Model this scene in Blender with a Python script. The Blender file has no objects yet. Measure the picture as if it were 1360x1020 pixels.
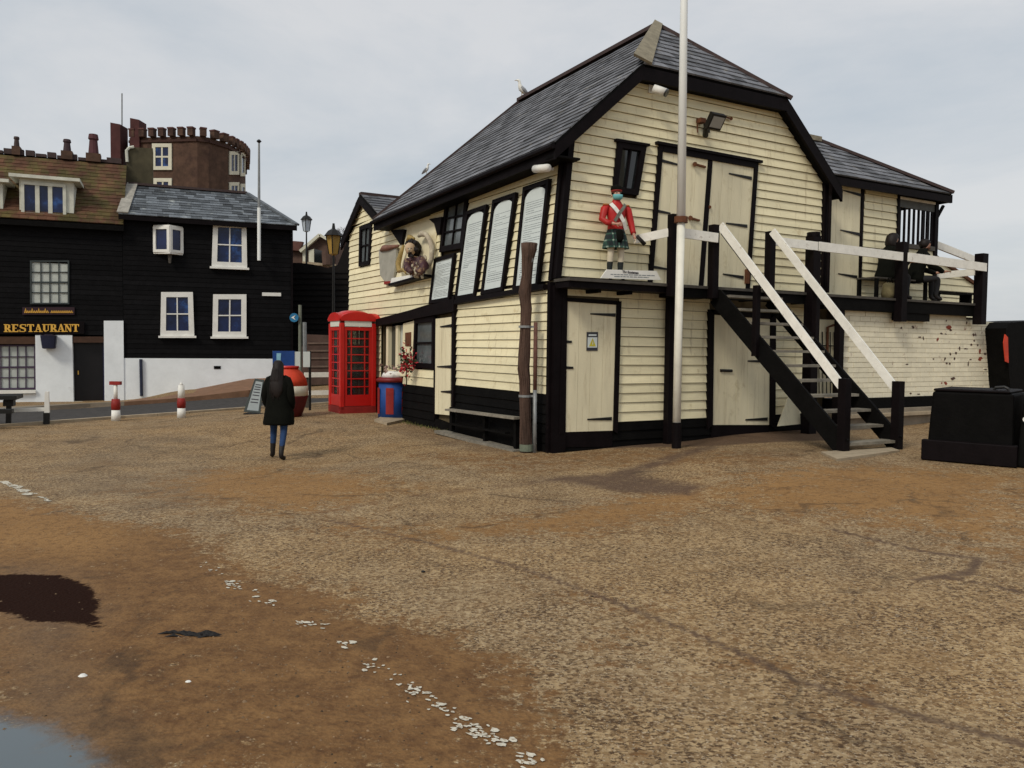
import bpy, bmesh, math, random
import numpy as np
random.seed(7)
rng = np.random.default_rng(7)
SC = bpy.context.scene
COL = SC.collection

# ---------------------------------------------------------------- camera
F = 1080.0; EYE = 1.6
_th = math.atan(48 / 1080); _r = .011
FW = np.array([0, math.cos(_th), -math.sin(_th)]); _rt = np.array([1., 0, 0]); _up = np.cross(_rt, FW)
RT = math.cos(_r) * _rt + math.sin(_r) * _up; UP = np.cross(RT, FW)
O = np.array([0, 0, EYE])
cd = bpy.data.cameras.new('camera'); cam = bpy.data.objects.new('camera', cd); COL.objects.link(cam)
cd.sensor_width = 36; cd.lens = 36 * F / 1360; cd.clip_end = 4000; cd.clip_start = .05
from mathutils import Matrix, Vector
M4 = Matrix([[RT[i], UP[i], -FW[i], O[i]] for i in range(3)] + [[0, 0, 0, 1]])
cam.matrix_world = M4
SC.camera = cam

# ---------------------------------------------------------------- world, sun, exposure
SUN_EL, SUN_AZ = math.radians(42), math.radians(214)      # azimuth clockwise from +Y
w = bpy.data.worlds.new('World'); SC.world = w; w.use_nodes = True
nt = w.node_tree; nt.nodes.clear()
def N(t, nt_=None, **k):
    n = (nt_ or nt).nodes.new(t)
    for a, b in k.items(): setattr(n, a, b)
    return n
sky = N('ShaderNodeTexSky'); sky.sky_type = 'NISHITA'; sky.sun_disc = False
sky.sun_elevation = SUN_EL; sky.sun_rotation = SUN_AZ; sky.air_density = 1.3; sky.dust_density = 2
tc = N('ShaderNodeTexCoord'); mp = N('ShaderNodeMapping'); mp.inputs['Scale'].default_value = (1.0, 1.0, 2.6)
mp.inputs['Location'].default_value = (.3, 1.7, .2)
n1 = N('ShaderNodeTexNoise'); n1.inputs['Scale'].default_value = 1.7; n1.inputs['Detail'].default_value = 9; n1.inputs['Roughness'].default_value = .60; n1.inputs['Distortion'].default_value = .3
r1 = N('ShaderNodeValToRGB'); r1.color_ramp.elements[0].position = .38; r1.color_ramp.elements[1].position = .62
r1.color_ramp.elements[0].color = (4.45, 4.95, 5.45, 1); r1.color_ramp.elements[1].color = (6.35, 6.4, 6.5, 1)
mx = N('ShaderNodeMixRGB'); mx.inputs[0].default_value = .88
bg = N('ShaderNodeBackground'); bg.inputs['Strength'].default_value = .095
wo = N('ShaderNodeOutputWorld'); L = nt.links.new
L(tc.outputs['Generated'], mp.inputs[0]); L(mp.outputs[0], n1.inputs['Vector']); L(n1.outputs['Fac'], r1.inputs[0])
L(sky.outputs[0], mx.inputs[1]); L(r1.outputs[0], mx.inputs[2]); L(mx.outputs[0], bg.inputs['Color']); L(bg.outputs[0], wo.inputs[0])
sl = bpy.data.lights.new('sun', 'SUN'); sun = bpy.data.objects.new('sun', sl); COL.objects.link(sun)
sl.energy = 1.5; sl.angle = math.radians(14); sl.color = (1, .93, .80)
sd_ = Vector((math.sin(SUN_AZ) * math.cos(SUN_EL), math.cos(SUN_AZ) * math.cos(SUN_EL), math.sin(SUN_EL)))
sun.rotation_euler = sd_.to_track_quat('Z', 'Y').to_euler(); sun.location = (-10, -10, 20)
SC.view_settings.view_transform = 'Standard'; SC.view_settings.look = 'None'
SC.view_settings.exposure = .25; SC.view_settings.gamma = 1; SC.view_settings.use_curve_mapping = False
SC.render.engine = 'CYCLES'; SC.cycles.max_bounces = 5; SC.cycles.use_denoising = True

# ---------------------------------------------------------------- geometry helpers
def ray(x, y): return FW + (x - 680) / F * RT - (y - 510) / F * UP
def proj(p):
    d = np.asarray(p) - O; z = d @ FW
    return 680 + F * (d @ RT) / z, 510 - F * (d @ UP) / z
def flat(x, y, z=0.):
    d = ray(x, y); return O + d * ((z - EYE) / d[2])
def hz(x, y):
    d = ray(x, y).copy(); d[2] = 0; return d / np.linalg.norm(d)
Z = np.array([0, 0, 1.])
class Plane:
    def __init__(s, o, u, v=Z):
        s.o, s.u, s.v = np.array(o, float), np.array(u, float), np.array(v, float)
        n = np.cross(s.u, s.v); n /= np.linalg.norm(n)
        if n @ (O - s.o) < 0: n = -n
        s.n = n
        s.inv = np.linalg.inv(np.stack([s.u, s.v, s.n], 1))
    def at(s, x, y, d=0.):
        r = ray(x, y); t = ((s.o + s.n * d - O) @ s.n) / (r @ s.n); return O + r * t
    def uv(s, x, y, d=0.):
        q = s.inv @ (s.at(x, y, d) - s.o); return (q[0], q[1])
    def q(s, *px, d=0.): return [s.uv(*p, d=d) for p in px]      # bl, br, tr, tl
    def P(s, u, v, d=0.): return s.o + s.u * u + s.v * v + s.n * d
def bil(q, a, b):
    q = [np.array(p) for p in q]
    return (q[0] * (1 - a) + q[1] * a) * (1 - b) + (q[3] * (1 - a) + q[2] * a) * b

# ground height from control points
CP = np.array([(0, 0, 0), (0, 5, 0), (-2, 3, 0), (2, 3, 0), (8, 4, .05), (.6, 12.3, 0), (.4, 8, 0), (2.6, 13.5, .04), (4.5, 14.3, .13), (3.7, 11.3, .15), (5, 12, .15),
  (6, 10, .15), (9, 12, .2), (12, 18, .3), (-3.6, 12.7, -.13), (-3.9, 18.2, .1), (-3.3, 18.6, .1), (-2.2, 17, 0), (-1, 15, 0), (-9, 18.5, -.15), (-6.5, 20.5, -.08), (-13.8, 26, -.3), (-9.5, 27, .1),
  (-6.5, 26, .1), (-4, 30, .3), (-6, 4, -.05), (-12, 10, -.2), (20, 30, .3), (-25, 30, -.5), (-25, 10, -.4), (0, -5, 0), (30, 5, .2), (-60, 60, -.6), (60, 60, -.4), (0, 90, -.6)], float)
def gz(x, y):
    x = np.asarray(x, float)[..., None]; y = np.asarray(y, float)[..., None]
    d = (x - CP[:, 0]) ** 2 + (y - CP[:, 1]) ** 2
    k = 1 / (d + 1.5) ** 2
    return (k * CP[:, 2]).sum(-1) / k.sum(-1)
def gp(px, py):
    z = 0.
    for _ in range(12):
        p = flat(px, py, z); z = float(gz(p[0], p[1]))
    p[2] = z; return p

class MB:
    def __init__(s): s.v = []; s.f = []; s.m = []; s.t = []; s.cm = 0; s.ct = .5
    def add(s, vs, fs):
        b = len(s.v); s.v += [tuple(map(float, p)) for p in vs]
        for f in fs: s.f.append([b + i for i in f]); s.m.append(s.cm); s.t.append(s.ct)
        return s
    def prism(s, pts, off):
        n = len(pts); off = np.array(off); a = [np.array(p) for p in pts]
        return s.add(a + [p + off for p in a], [list(range(n))[::-1], list(range(n, 2 * n))] + [[i, (i + 1) % n, n + (i + 1) % n, n + i] for i in range(n)])
    def pq(s, pl, q, d0, d1): return s.prism([pl.P(*p, d0) for p in q], pl.n * (d1 - d0))
    def pbox(s, pl, u0, u1, v0, v1, d0, d1): return s.pq(pl, [(u0, v0), (u1, v0), (u1, v1), (u0, v1)], d0, d1)
    def box(s, c, h, ax=None):
        c = np.array(c, float); X, Y, W = ax if ax is not None else (np.array([1., 0, 0]), np.array([0, 1., 0]), Z)
        X, Y, W = np.array(X) * h[0], np.array(Y) * h[1], np.array(W) * h[2]
        return s.prism([c - X - Y - W, c + X - Y - W, c + X + Y - W, c - X + Y - W], 2 * W)
    def beam(s, a, b, wd, ht, up=Z):
        a, b = np.array(a, float), np.array(b, float); d = (b - a) / np.linalg.norm(b - a)
        x = np.cross(d, up); x /= np.linalg.norm(x); y = np.cross(x, d)
        x = x * wd / 2; y = y * ht / 2
        return s.prism([a - x - y, a + x - y, a + x + y, a - x + y], b - a)
    def tube(s, pts, rad, n=8, cap=True):
        pts = [np.array(p, float) for p in pts]
        if not hasattr(rad, '__len__'): rad = [rad] * len(pts)
        vs = []; 
        for i, p in enumerate(pts):
            d = pts[min(i + 1, len(pts) - 1)] - pts[max(i - 1, 0)]; d /= np.linalg.norm(d)
            if i == 0: ref = Z if abs(d[2]) < .9 else np.array([1., 0, 0]); x = np.cross(d, ref)
            else: x = x - d * (x @ d)
            x = x / np.linalg.norm(x); y = np.cross(d, x)
            vs += [p + rad[i] * (math.cos(6.28318 * k / n) * x + math.sin(6.28318 * k / n) * y) for k in range(n)]
        m = len(pts)
        fs = [[i * n + k, i * n + (k + 1) % n, (i + 1) * n + (k + 1) % n, (i + 1) * n + k] for i in range(m - 1) for k in range(n)]
        if cap: fs += [list(range(n))[::-1], [(m - 1) * n + k for k in range(n)]]
        return s.add(vs, fs)
    def loft(s, rings, n=16, X=(1, 0, 0), Y=(0, 1, 0)):
        """rings: (centre, rx, ry[, power])"""
        X, Y = np.array(X, float), np.array(Y, float); vs = []
        for r in rings:
            c = np.array(r[0], float); pw = r[3] if len(r) > 3 else 1.
            for k in range(n):
                a = 6.28318 * k / n; ca, sa = math.cos(a), math.sin(a)
                vs.append(c + X * r[1] * math.copysign(abs(ca) ** pw, ca) + Y * r[2] * math.copysign(abs(sa) ** pw, sa))
        m = len(rings)
        fs = [[i * n + k, i * n + (k + 1) % n, (i + 1) * n + (k + 1) % n, (i + 1) * n + k] for i in range(m - 1) for k in range(n)]
        fs += [list(range(n))[::-1], [(m - 1) * n + k for k in range(n)]]
        return s.add(vs, fs)
    def build(s, name, mats, parent=None, smooth=False, label=None, kind=None, cat=None, group=None, bevel=0):
        if not isinstance(mats, (list, tuple)): mats = [mats]
        V = np.array(s.v); 
        org = V.mean(0) if parent is not None else np.array([(V[:, 0].min() + V[:, 0].max()) / 2, (V[:, 1].min() + V[:, 1].max()) / 2, V[:, 2].min()])
        me = bpy.data.meshes.new(name); me.from_pydata((V - org).tolist(), [], s.f)
        for m in mats: me.materials.append(m)
        me.polygons.foreach_set('material_index', s.m)
        at = me.attributes.new('tint', 'FLOAT', 'FACE'); at.data.foreach_set('value', s.t)
        if smooth: me.polygons.foreach_set('use_smooth', [True] * len(s.f))
        o = bpy.data.objects.new(name, me); COL.objects.link(o)
        if parent is not None: place(o, parent, org)
        else: o.location = org
        if bevel:
            b = o.modifiers.new('bevel', 'BEVEL'); b.width = bevel; b.segments = 2; b.limit_method = 'ANGLE'
        for k, v_ in (('label', label), ('kind', kind), ('category', cat), ('group', group)):
            if v_: o[k] = v_
        return o
WL = {}
def wloc(o):
    p = np.array(o.location[:]); 
    while o.parent: o = o.parent; p = p + np.array(o.location[:])
    return p
def place(o, parent, world): o.parent = parent; o.location = np.array(world) - wloc(parent)
def thing(name, loc, label, cat, group=None):
    o = bpy.data.objects.new(name, None); COL.objects.link(o); o.location = loc; o.empty_display_size = .2
    o['label'] = label; o['category'] = cat
    if group: o['group'] = group
    return o
def copy_tree(o, parent=None, shift=None):
    c = o.copy(); COL.objects.link(c); c.parent = parent
    if shift is not None: c.location = np.array(o.location[:]) + np.array(shift)
    for ch in o.children: copy_tree(ch, c)
    return c

# ---------------------------------------------------------------- materials
def mat(name, col, rough=.8, var=.25, scale=4., bump=0., spec=.3, metal=0., rnd=0., tint=0., stretch=None, col2=None, f2=.5, s2=2., bscale=None, streak=None):
    m = bpy.data.materials.new(name); m.use_nodes = True; t = m.node_tree; b = t.nodes['Principled BSDF']; K = t.links.new
    g = N('ShaderNodeNewGeometry', t); vec = g.outputs['Position']
    if stretch:
        mm = N('ShaderNodeMapping', t); mm.inputs['Scale'].default_value = stretch; K(vec, mm.inputs[0]); vec = mm.outputs[0]
    n = N('ShaderNodeTexNoise', t); n.inputs['Scale'].default_value = scale; n.inputs['Detail'].default_value = 6; n.inputs['Roughness'].default_value = .65; K(vec, n.inputs['Vector'])
    mr = N('ShaderNodeMapRange', t); mr.inputs[1].default_value = .25; mr.inputs[2].default_value = .75; mr.inputs[3].default_value = 1 - var; mr.inputs[4].default_value = 1 + var; K(n.outputs['Fac'], mr.inputs[0])
    val = mr.outputs[0]
    def mul(a, amt, src):
        q = N('ShaderNodeMapRange', t); q.inputs[3].default_value = 1 - amt; q.inputs[4].default_value = 1 + amt; K(src, q.inputs[0])
        x = N('ShaderNodeMath', t); x.operation = 'MULTIPLY'; K(a, x.inputs[0]); K(q.outputs[0], x.inputs[1]); return x.outputs[0]
    if rnd: val = mul(val, rnd, N('ShaderNodeObjectInfo', t).outputs['Random'])
    if tint:
        a = N('ShaderNodeAttribute', t); a.attribute_name = 'tint'; val = mul(val, tint, a.outputs['Fac'])
    cs = None
    if col2:
        n2 = N('ShaderNodeTexNoise', t); n2.inputs['Scale'].default_value = s2; n2.inputs['Detail'].default_value = 8; n2.inputs['Roughness'].default_value = .7; K(g.outputs['Position'], n2.inputs['Vector'])
        rp = N('ShaderNodeMapRange', t); rp.inputs[1].default_value = f2; rp.inputs[2].default_value = f2 + .12; K(n2.outputs['Fac'], rp.inputs[0])
        mc = N('ShaderNodeMixRGB', t); mc.inputs[1].default_value = (*col, 1); mc.inputs[2].default_value = (*col2, 1); K(rp.outputs[0], mc.inputs[0]); cs = mc.outputs[0]
    if streak:
        if cs is None: q0 = N('ShaderNodeRGB', t); q0.outputs[0].default_value = (*col, 1); cs = q0.outputs[0]
        sm = N('ShaderNodeMapping', t); sm.inputs['Scale'].default_value = (9, 9, .9); K(g.outputs['Position'], sm.inputs[0])
        n3 = N('ShaderNodeTexNoise', t); n3.inputs['Scale'].default_value = 1.0; n3.inputs['Detail'].default_value = 5; n3.inputs['Roughness'].default_value = .7; K(sm.outputs[0], n3.inputs['Vector'])
        rq = N('ShaderNodeMapRange', t); rq.inputs[1].default_value = .56; rq.inputs[2].default_value = .80; rq.inputs[4].default_value = .8; K(n3.outputs['Fac'], rq.inputs[0])
        ms = N('ShaderNodeMixRGB', t); ms.inputs[2].default_value = (*streak, 1); K(rq.outputs[0], ms.inputs[0]); K(cs, ms.inputs[1]); cs = ms.outputs[0]
    vm = N('ShaderNodeVectorMath', t); vm.operation = 'SCALE'
    if cs: K(cs, vm.inputs[0])
    else: vm.inputs[0].default_value = col
    K(val, vm.inputs['Scale']); K(vm.outputs[0], b.inputs['Base Color'])
    b.inputs['Roughness'].default_value = rough; b.inputs['Specular IOR Level'].default_value = spec; b.inputs['Metallic'].default_value = metal
    if bump:
        bp = N('ShaderNodeBump', t); bp.inputs['Strength'].default_value = bump; bp.inputs['Distance'].default_value = .01
        nb = n
        if bscale:
            nb = N('ShaderNodeTexNoise', t); nb.inputs['Scale'].default_value = bscale; nb.inputs['Detail'].default_value = 4; K(g.outputs['Position'], nb.inputs['Vector'])
        K(nb.outputs['Fac'], bp.inputs['Height']); K(bp.outputs[0], b.inputs['Normal'])
    return m
cream = mat('cream_paint', (.82, .745, .50), .55, .10, 2.2, .25, rnd=.08, stretch=(1, 1, 5), col2=(.62, .52, .31), f2=.60, s2=3.5, streak=(.38, .30, .17), bscale=30)
cream_door = mat('cream_door_paint', (.77, .70, .49), .5, .1, 1.8, .2, rnd=.05, stretch=(3, 3, .6), col2=(.58, .50, .31), f2=.58, s2=2.5, streak=(.42, .33, .19), bscale=30)
white = mat('white_paint', (.78, .77, .72), .6, .12, 3, .2, col2=(.6, .57, .48), f2=.66, s2=5, bscale=30)
white_wall = mat('white_render', (.80, .84, .86), .8, .1, 1.5, .3, col2=(.62, .65, .66), f2=.62, s2=2, bscale=20)
rail_white = mat('worn_white_timber', (.84, .82, .75), .7, .12, 6, .4, col2=(.36, .29, .21), f2=.60, s2=9, bscale=25)
black = mat('black_tar_paint', (.0045, .0042, .0040), .7, .4, 5, .4, spec=.06, rnd=.2, bscale=25)
black_trim = mat('black_trim_paint', (.0055, .0036, .0042), .6, .4, 5, .3, spec=.08, col2=(.02, .01, .009), f2=.64, s2=6, bscale=25)
black_clad = mat('black_weatherboard', (.0058, .0056, .0062), .7, .35, 5, .3, spec=.07, tint=.3, bscale=20)
gap = mat('board_gap', (.10, .075, .04), .9, .3)  # dark backing between boards, coloured to deepen their shadow lines
deck_wood = mat('deck_timber', (.07, .062, .052), .75, .4, 8, .4, rnd=.15, bscale=25)
slate = mat('roof_slate', (.125, .128, .14), .6, .3, 7, .35, spec=.3, tint=.5, col2=(.20, .19, .17), f2=.58, s2=3, bscale=18)
tread_wood = mat('worn_tread_timber', (.20, .18, .145), .8, .4, 7, .4, rnd=.2, bscale=25)
slate_far = mat('mottled_slate', (.10, .112, .125), .55, .55, 2.6, .3, spec=.35, tint=.7, col2=(.36, .38, .36), f2=.585, s2=2.4, stretch=(1, 1, 3), bscale=12)
lead = mat('lichened_hip_mortar', (.24, .21, .15), .9, .3, 8, .5, bscale=20)
ridge_red = mat('ridge_tile', (.055, .036, .034), .8, .3, 6, .3)
tile_red = mat('mossy_clay_tile', (.10, .046, .026), .9, .5, 1.2, .4, tint=.22, col2=(.085, .066, .022), f2=.44, s2=1.3, bscale=12)
glass = mat('dark_glass', (.012, .014, .015), .08, .3, 2, spec=.7)
glass_sky = mat('painted_sky_glass', (.10, .115, .12), .1, .6, 1.6, spec=.6)  # pale grey base colour stands in for sky mirrored in the panes
glass_blue = mat('blue_tinted_glass', (.008, .016, .062), .15, .8, 1.6, spec=.35, col2=(.02, .07, .22), f2=.55, s2=.8)
glass_curtain = mat('curtained_glass', (.42, .45, .42), .3, .2, 2.5, spec=.5)
brick_white = mat('painted_brick', (.82, .76, .58), .75, .08, 5, .35, rnd=.06, col2=(.20, .07, .05), f2=.61, s2=6.5, bscale=30)
mortar_white = mat('painted_mortar', (.6, .55, .42), .9, .12, 5, .4)
brick_brown = mat('tower_brick', (.085, .048, .032), .9, .5, 2.4, .5, tint=.25, col2=(.05, .026, .02), f2=.5, s2=.5, bscale=6)
brick_ramp = mat('red_brick_paving', (.22, .12, .07), .9, .3, 3, .4)
asphalt = mat('road_asphalt', (.055, .05, .047), .9, .3, 6, .5, bscale=60)
pave = mat('pavement_slab', (.24, .20, .15), .9, .3, 2, .4, bscale=30)
kerbm = mat('kerb_stone', (.36, .29, .2), .9, .25, 5, .4)
red = mat('red_gloss_paint', (.52, .012, .008), .35, .15, 3, spec=.5)
red_dull = mat('dull_red_paint', (.25, .018, .014), .6, .3, 5)
orange_red = mat('faded_red_paint', (.55, .05, .02), .6, .3, 3)
blue = mat('blue_paint', (.015, .06, .24), .5, .25, 5)
grey_post = mat('grey_galvanised', (.24, .25, .25), .5, .3, 8, spec=.4, metal=.3)
pole_white = mat('white_pole_paint', (.84, .86, .84), .4, .06, 2, spec=.4)
pole_low = mat('weathered_pole_paint', (.80, .78, .68), .5, .12, 4, col2=(.5, .16, .04), f2=.66, s2=3.2)
old_wood = mat('weathered_oak', (.085, .05, .036), .9, .6, 9, .9, stretch=(1, 1, .13), bscale=35)
iron = mat('black_iron', (.012, .011, .010), .5, .3, 9, spec=.4, metal=.3)
rust = mat('rusty_iron', (.12, .045, .02), .8, .4, 9, .4)
gold = mat('gold_lettering', (.75, .42, .06), .4, .15, 5, spec=.5)
amber = mat('amber_glass', (.36, .22, .05), .4, .2, 5)
skin = mat('skin', (.50, .27, .19), .6, .06, 8)
hair = mat('dark_hair', (.009, .005, .004), .6, .4, 30, .4, stretch=(1, 1, .1))
coat = mat('dark_coat', (.006, .0065, .005), .95, .3, 8, .4, spec=.08)
jeans = mat('blue_denim', (.018, .045, .12), .9, .35, 12)
boot = mat('dark_boot', (.012, .009, .008), .6, .3, 12)
notice = mat('notice_paper', (.62, .68, .67), .5, .06, 2)
ink = mat('faded_print', (.20, .23, .25), .7, .1, 3)
ink_dark = mat('black_print', (.04, .04, .05), .7, .1, 3)
print_ = mat('stone_relief', (.42, .36, .27), .8, .3, 8, .4, col2=(.6, .55, .42), f2=.5, s2=10)

# ---------------------------------------------------------------- shared builders
def frame_mb(mb, pl, q, w_, d0, d1, sides='lrtb'):
    W = math.hypot(q[1][0] - q[0][0], q[1][1] - q[0][1]); Hh = math.hypot(q[3][0] - q[0][0], q[3][1] - q[0][1])
    a, b = w_ / W, w_ / Hh
    e = .0
    if 'l' in sides: mb.pq(pl, [bil(q, 0, 0), bil(q, a, 0), bil(q, a, 1), bil(q, 0, 1)], d0, d1)
    if 'r' in sides: mb.pq(pl, [bil(q, 1 - a, 0), bil(q, 1, 0), bil(q, 1, 1), bil(q, 1 - a, 1)], d0, d1)
    a0 = a if 'l' in sides else 0; a1 = 1 - a if 'r' in sides else 1
    if 'b' in sides: mb.pq(pl, [bil(q, a0, 0), bil(q, a1, 0), bil(q, a1, b), bil(q, a0, b)], d0, d1)
    if 't' in sides: mb.pq(pl, [bil(q, a0, 1 - b), bil(q, a1, 1 - b), bil(q, a1, 1), bil(q, a0, 1)], d0, d1)
    a1 = 1 - a if 'r' in sides else 1; b0 = b if 'b' in sides else 0; b1 = 1 - b if 't' in sides else 1
    return [bil(q, a0, b0), bil(q, a1, b0), bil(q, a1, b1), bil(q, a0, b1)]
def window(pl, q, parent, fm, gm, cols=2, rows=2, fw=.07, bar=.03, d=.03, sill=None, label=None, name='window', split=None):
    mb = MB(); inn = frame_mb(mb, pl, q, fw, d - .04, d + .03)
    W = abs(inn[1][0] - inn[0][0]); Hh = abs(inn[3][1] - inn[0][1])
    for i in range(1, cols):
        s = i / cols; a = bar / W / 2; mb.pq(pl, [bil(inn, s - a, 0), bil(inn, s + a, 0), bil(inn, s + a, 1), bil(inn, s - a, 1)], d - .02, d + .012)
    for j in range(1, rows):
        s = j / rows; b = bar / Hh / 2
        if split and j == split: b *= 1.8
        for i in range(cols):      # bars butt against the uprights
            a = bar / W / 2; a0 = i / cols + (a if i else 0); a1 = (i + 1) / cols - (a if i < cols - 1 else 0)
            mb.pq(pl, [bil(inn, a0, s - b), bil(inn, a1, s - b), bil(inn, a1, s + b), bil(inn, a0, s + b)], d - .02, d + .012)
    if sill:
        lo = bil(q, 0, 0); hi = bil(q, 1, 0); mb.pq(pl, [(lo[0] - .06 * np.sign(hi[0] - lo[0]), lo[1] - sill), (hi[0] + .06 * np.sign(hi[0] - lo[0]), hi[1] - sill), tuple(hi + [.06 * np.sign(hi[0] - lo[0]), 0]), tuple(lo - [.06 * np.sign(hi[0] - lo[0]), 0])], d - .04, d + .09)
    wn = mb.build(name, fm, parent, label=label)
    for i in range(cols):
        for j in range(rows):
            MB().pq(pl, [bil(inn, i / cols, j / rows), bil(inn, (i + 1) / cols, j / rows), bil(inn, (i + 1) / cols, (j + 1) / rows), bil(inn, i / cols, (j + 1) / rows)], d - .035, d - .022 + .001 * random.random()).build('pane', gm, wn)
    return wn
def lap(mb, pl, a0, a1, b0, b1, v0, v1, d, step=1.6, jit=.003, th=.027):
    """one lapped board: bottom edge a0..a1 at v0, top edge b0..b1 at v1"""
    n = max(1, int(abs(a1 - a0) / step)); vs = []; fs = []
    for i in range(n + 1):
        t = i / n; ua = a0 + (a1 - a0) * t; ub = b0 + (b1 - b0) * t; j = random.uniform(-jit, jit)
        vs += [pl.P(ua, v0 + j, d), pl.P(ua, v0 + j, d + th + random.uniform(-.002, .004)), pl.P(ub, v1 + j * .3, d + .004)]
    for i in range(n):
        k = 3 * i; fs += [[k, k + 3, k + 4, k + 1], [k + 1, k + 4, k + 5, k + 2]]
    k = 3 * n; fs += [[0, 1, 2], [k, k + 2, k + 1]]
    mb.add(vs, fs)
def intervals(v, left, right, holes):
    iv = [(left, right)]
    for h in holes:
        vb = (h[0][1] + h[1][1]) / 2; vt = (h[2][1] + h[3][1]) / 2
        if vb < v < vt:
            def e(k, h=h, vb=vb, vt=vt):
                (p, r) = (h[0], h[3]) if k == 0 else (h[1], h[2])
                return lambda x: p[0] + (r[0] - p[0]) * (x - vb) / (vt - vb)
            l_, r_ = e(0), e(1)
            if l_(v) > r_(v): l_, r_ = r_, l_
            new = []
            for (a, b) in iv:
                if l_(v) >= b(v) or r_(v) <= a(v): new.append((a, b)); continue
                if l_(v) > a(v) + .03: new.append((a, l_))
                if r_(v) < b(v) - .03: new.append((r_, b))
            iv = new
    return iv
def boards(pl, v0, v1, pitch, left, right, holes, m, parent, d=0., name='board', joined=None, step=1.6, breaks=None, gapw=.008, th=.026):
    n = max(1, round((v1 - v0) / pitch)); p = (v1 - v0) / n
    for i in range(n):
        a, b = v0 + i * p, v0 + (i + 1) * p; c = (a + b) / 2
        for (l, r) in intervals(c, left, right, holes):
            if r(c) - l(c) < .03: continue
            mb = joined or MB(); mb.ct = random.random()
            lap(mb, pl, l(a), max(l(a) + .01, r(a)), l(b), max(l(b) + .01, r(b)), a, b - gapw, d, step, th=th)
            if not joined: mb.build(name, m, parent)
def pw(*pts):
    vs = [p[0] for p in pts]; us = [p[1] for p in pts]
    return lambda v: float(np.interp(v, vs, us))
def slates(o, u, wv, n, wmax, left, right, m, parent, pitch=.2, width=.26, name='slates', th=.012):
    mb = MB(); rows = int(wmax / pitch)
    for i in range(rows):
        w0 = i * pitch; w1 = min(wmax, w0 + pitch * 1.25); l, r = left(w0), right(w0); x = l - random.random() * width
        while x < r:
            x1 = x + width; a, b = max(x, l), min(x1, r); aa = max(a, left(w1)); bb = min(b, right(w1))
            x = x1 + .004
            if b - a < .02 or bb - aa < .005: continue
            mb.ct = random.random(); j = random.uniform(0, .006); k = random.uniform(-.006, .006)
            P = lambda s, t, d: o + u * s + wv * t + n * d
            vs = [P(a, w0 + k, .006), P(b, w0 + k, .006), P(b, w0 + k, .006 + th * 2 + j), P(a, w0 + k, .006 + th * 2 + j), P(bb, w1, .008 + j), P(aa, w1, .008 + j)]
            mb.add(vs, [[0, 1, 2, 3], [3, 2, 4, 5], [0, 3, 5], [1, 4, 2]])
    return mb.build(name, m, parent, kind='stuff')
def cap_row(a, b, rad, m, parent, name='ridge_tile', n=None, seg=7):
    a, b = np.array(a), np.array(b); Ln = np.linalg.norm(b - a); n = n or max(1, int(Ln / .45)); d = (b - a) / n
    for i in range(n):
        MB().tube([a + d * i, a + d * (i + .97)], [rad, rad * .93], seg).build(name, m, parent)
def unit(v): v = np.array(v, float); return v / np.linalg.norm(v)
def roof_frame(e0, e1, top):
    """origin e0, unit u along the eave, unit w up the slope, outward normal, and the eave length"""
    e0, e1, top = map(np.array, (e0, e1, top)); u = unit(e1 - e0); w_ = top - e0; w_ = w_ - u * (w_ @ u); hgt = np.linalg.norm(w_); w_ = w_ / hgt
    n = np.cross(u, w_); n = n if n[2] > 0 else -n
    return e0, u, w_, n, np.linalg.norm(e1 - e0), hgt, (top - e0) @ u
def text(body, pl, u, v, size, m, parent, d=.02, ext=.002, bold=0., ux=1., name='lettering', align='CENTER', shear=0.):
    c = bpy.data.curves.new(name, 'FONT'); c.body = body; c.size = size; c.extrude = ext; c.offset = bold; c.align_x = align; c.align_y = 'BOTTOM_BASELINE'; c.shear = shear
    o = bpy.data.objects.new(name, c); COL.objects.link(o)
    bpy.context.view_layer.update()
    me = bpy.data.meshes.new_from_object(o); bpy.data.objects.remove(o)
    V = np.empty(len(me.vertices) * 3); me.vertices.foreach_get('co', V); V = V.reshape(-1, 3)
    s = 1 if (pl.P(1, 0) - pl.P(0, 0)) @ RT > 0 else -1
    Wd = np.array([pl.P(u + s * p[0] * ux, v + p[1], d + p[2]) for p in V]); org = Wd.mean(0)
    me.vertices.foreach_set('co', (Wd - org).ravel()); me.materials.append(m)
    o = bpy.data.objects.new(name, me); COL.objects.link(o); place(o, parent, org); return o
#SECTION_MAIN
# ================================================================ GROUND
def axis(segs):
    a = [segs[0][0]]
    for lo, hi, st in segs:
        n = max(1, int((hi - lo) / st)); a += list(lo + (hi - lo) * (np.arange(1, n + 1) / n))
    return np.array(a)
gx = np.concatenate([-np.geomspace(1500, 16, 16), axis([(-15.5, -6, .16), (-6, 8, .055), (8, 16, .15)]), np.geomspace(17, 1500, 16)])
gy = np.concatenate([-np.geomspace(900, 2, 12), axis([(-1.8, 1.6, .3)]), np.geomspace(1.65, 22, 240), axis([(22.2, 32, .35)]), np.geomspace(33, 2500, 22)])
GX, GY = np.meshgrid(gx, gy); fx, fy = GX.ravel(), GY.ravel()
fz = np.concatenate([gz(fx[i:i + 20000], fy[i:i + 20000]) for i in range(0, len(fx), 20000)])
fz = fz + .012 * np.sin(fx * 1.3 + .5) * np.sin(fy * 1.1) * (np.abs(fx) < 14) * (fy < 12)
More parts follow.
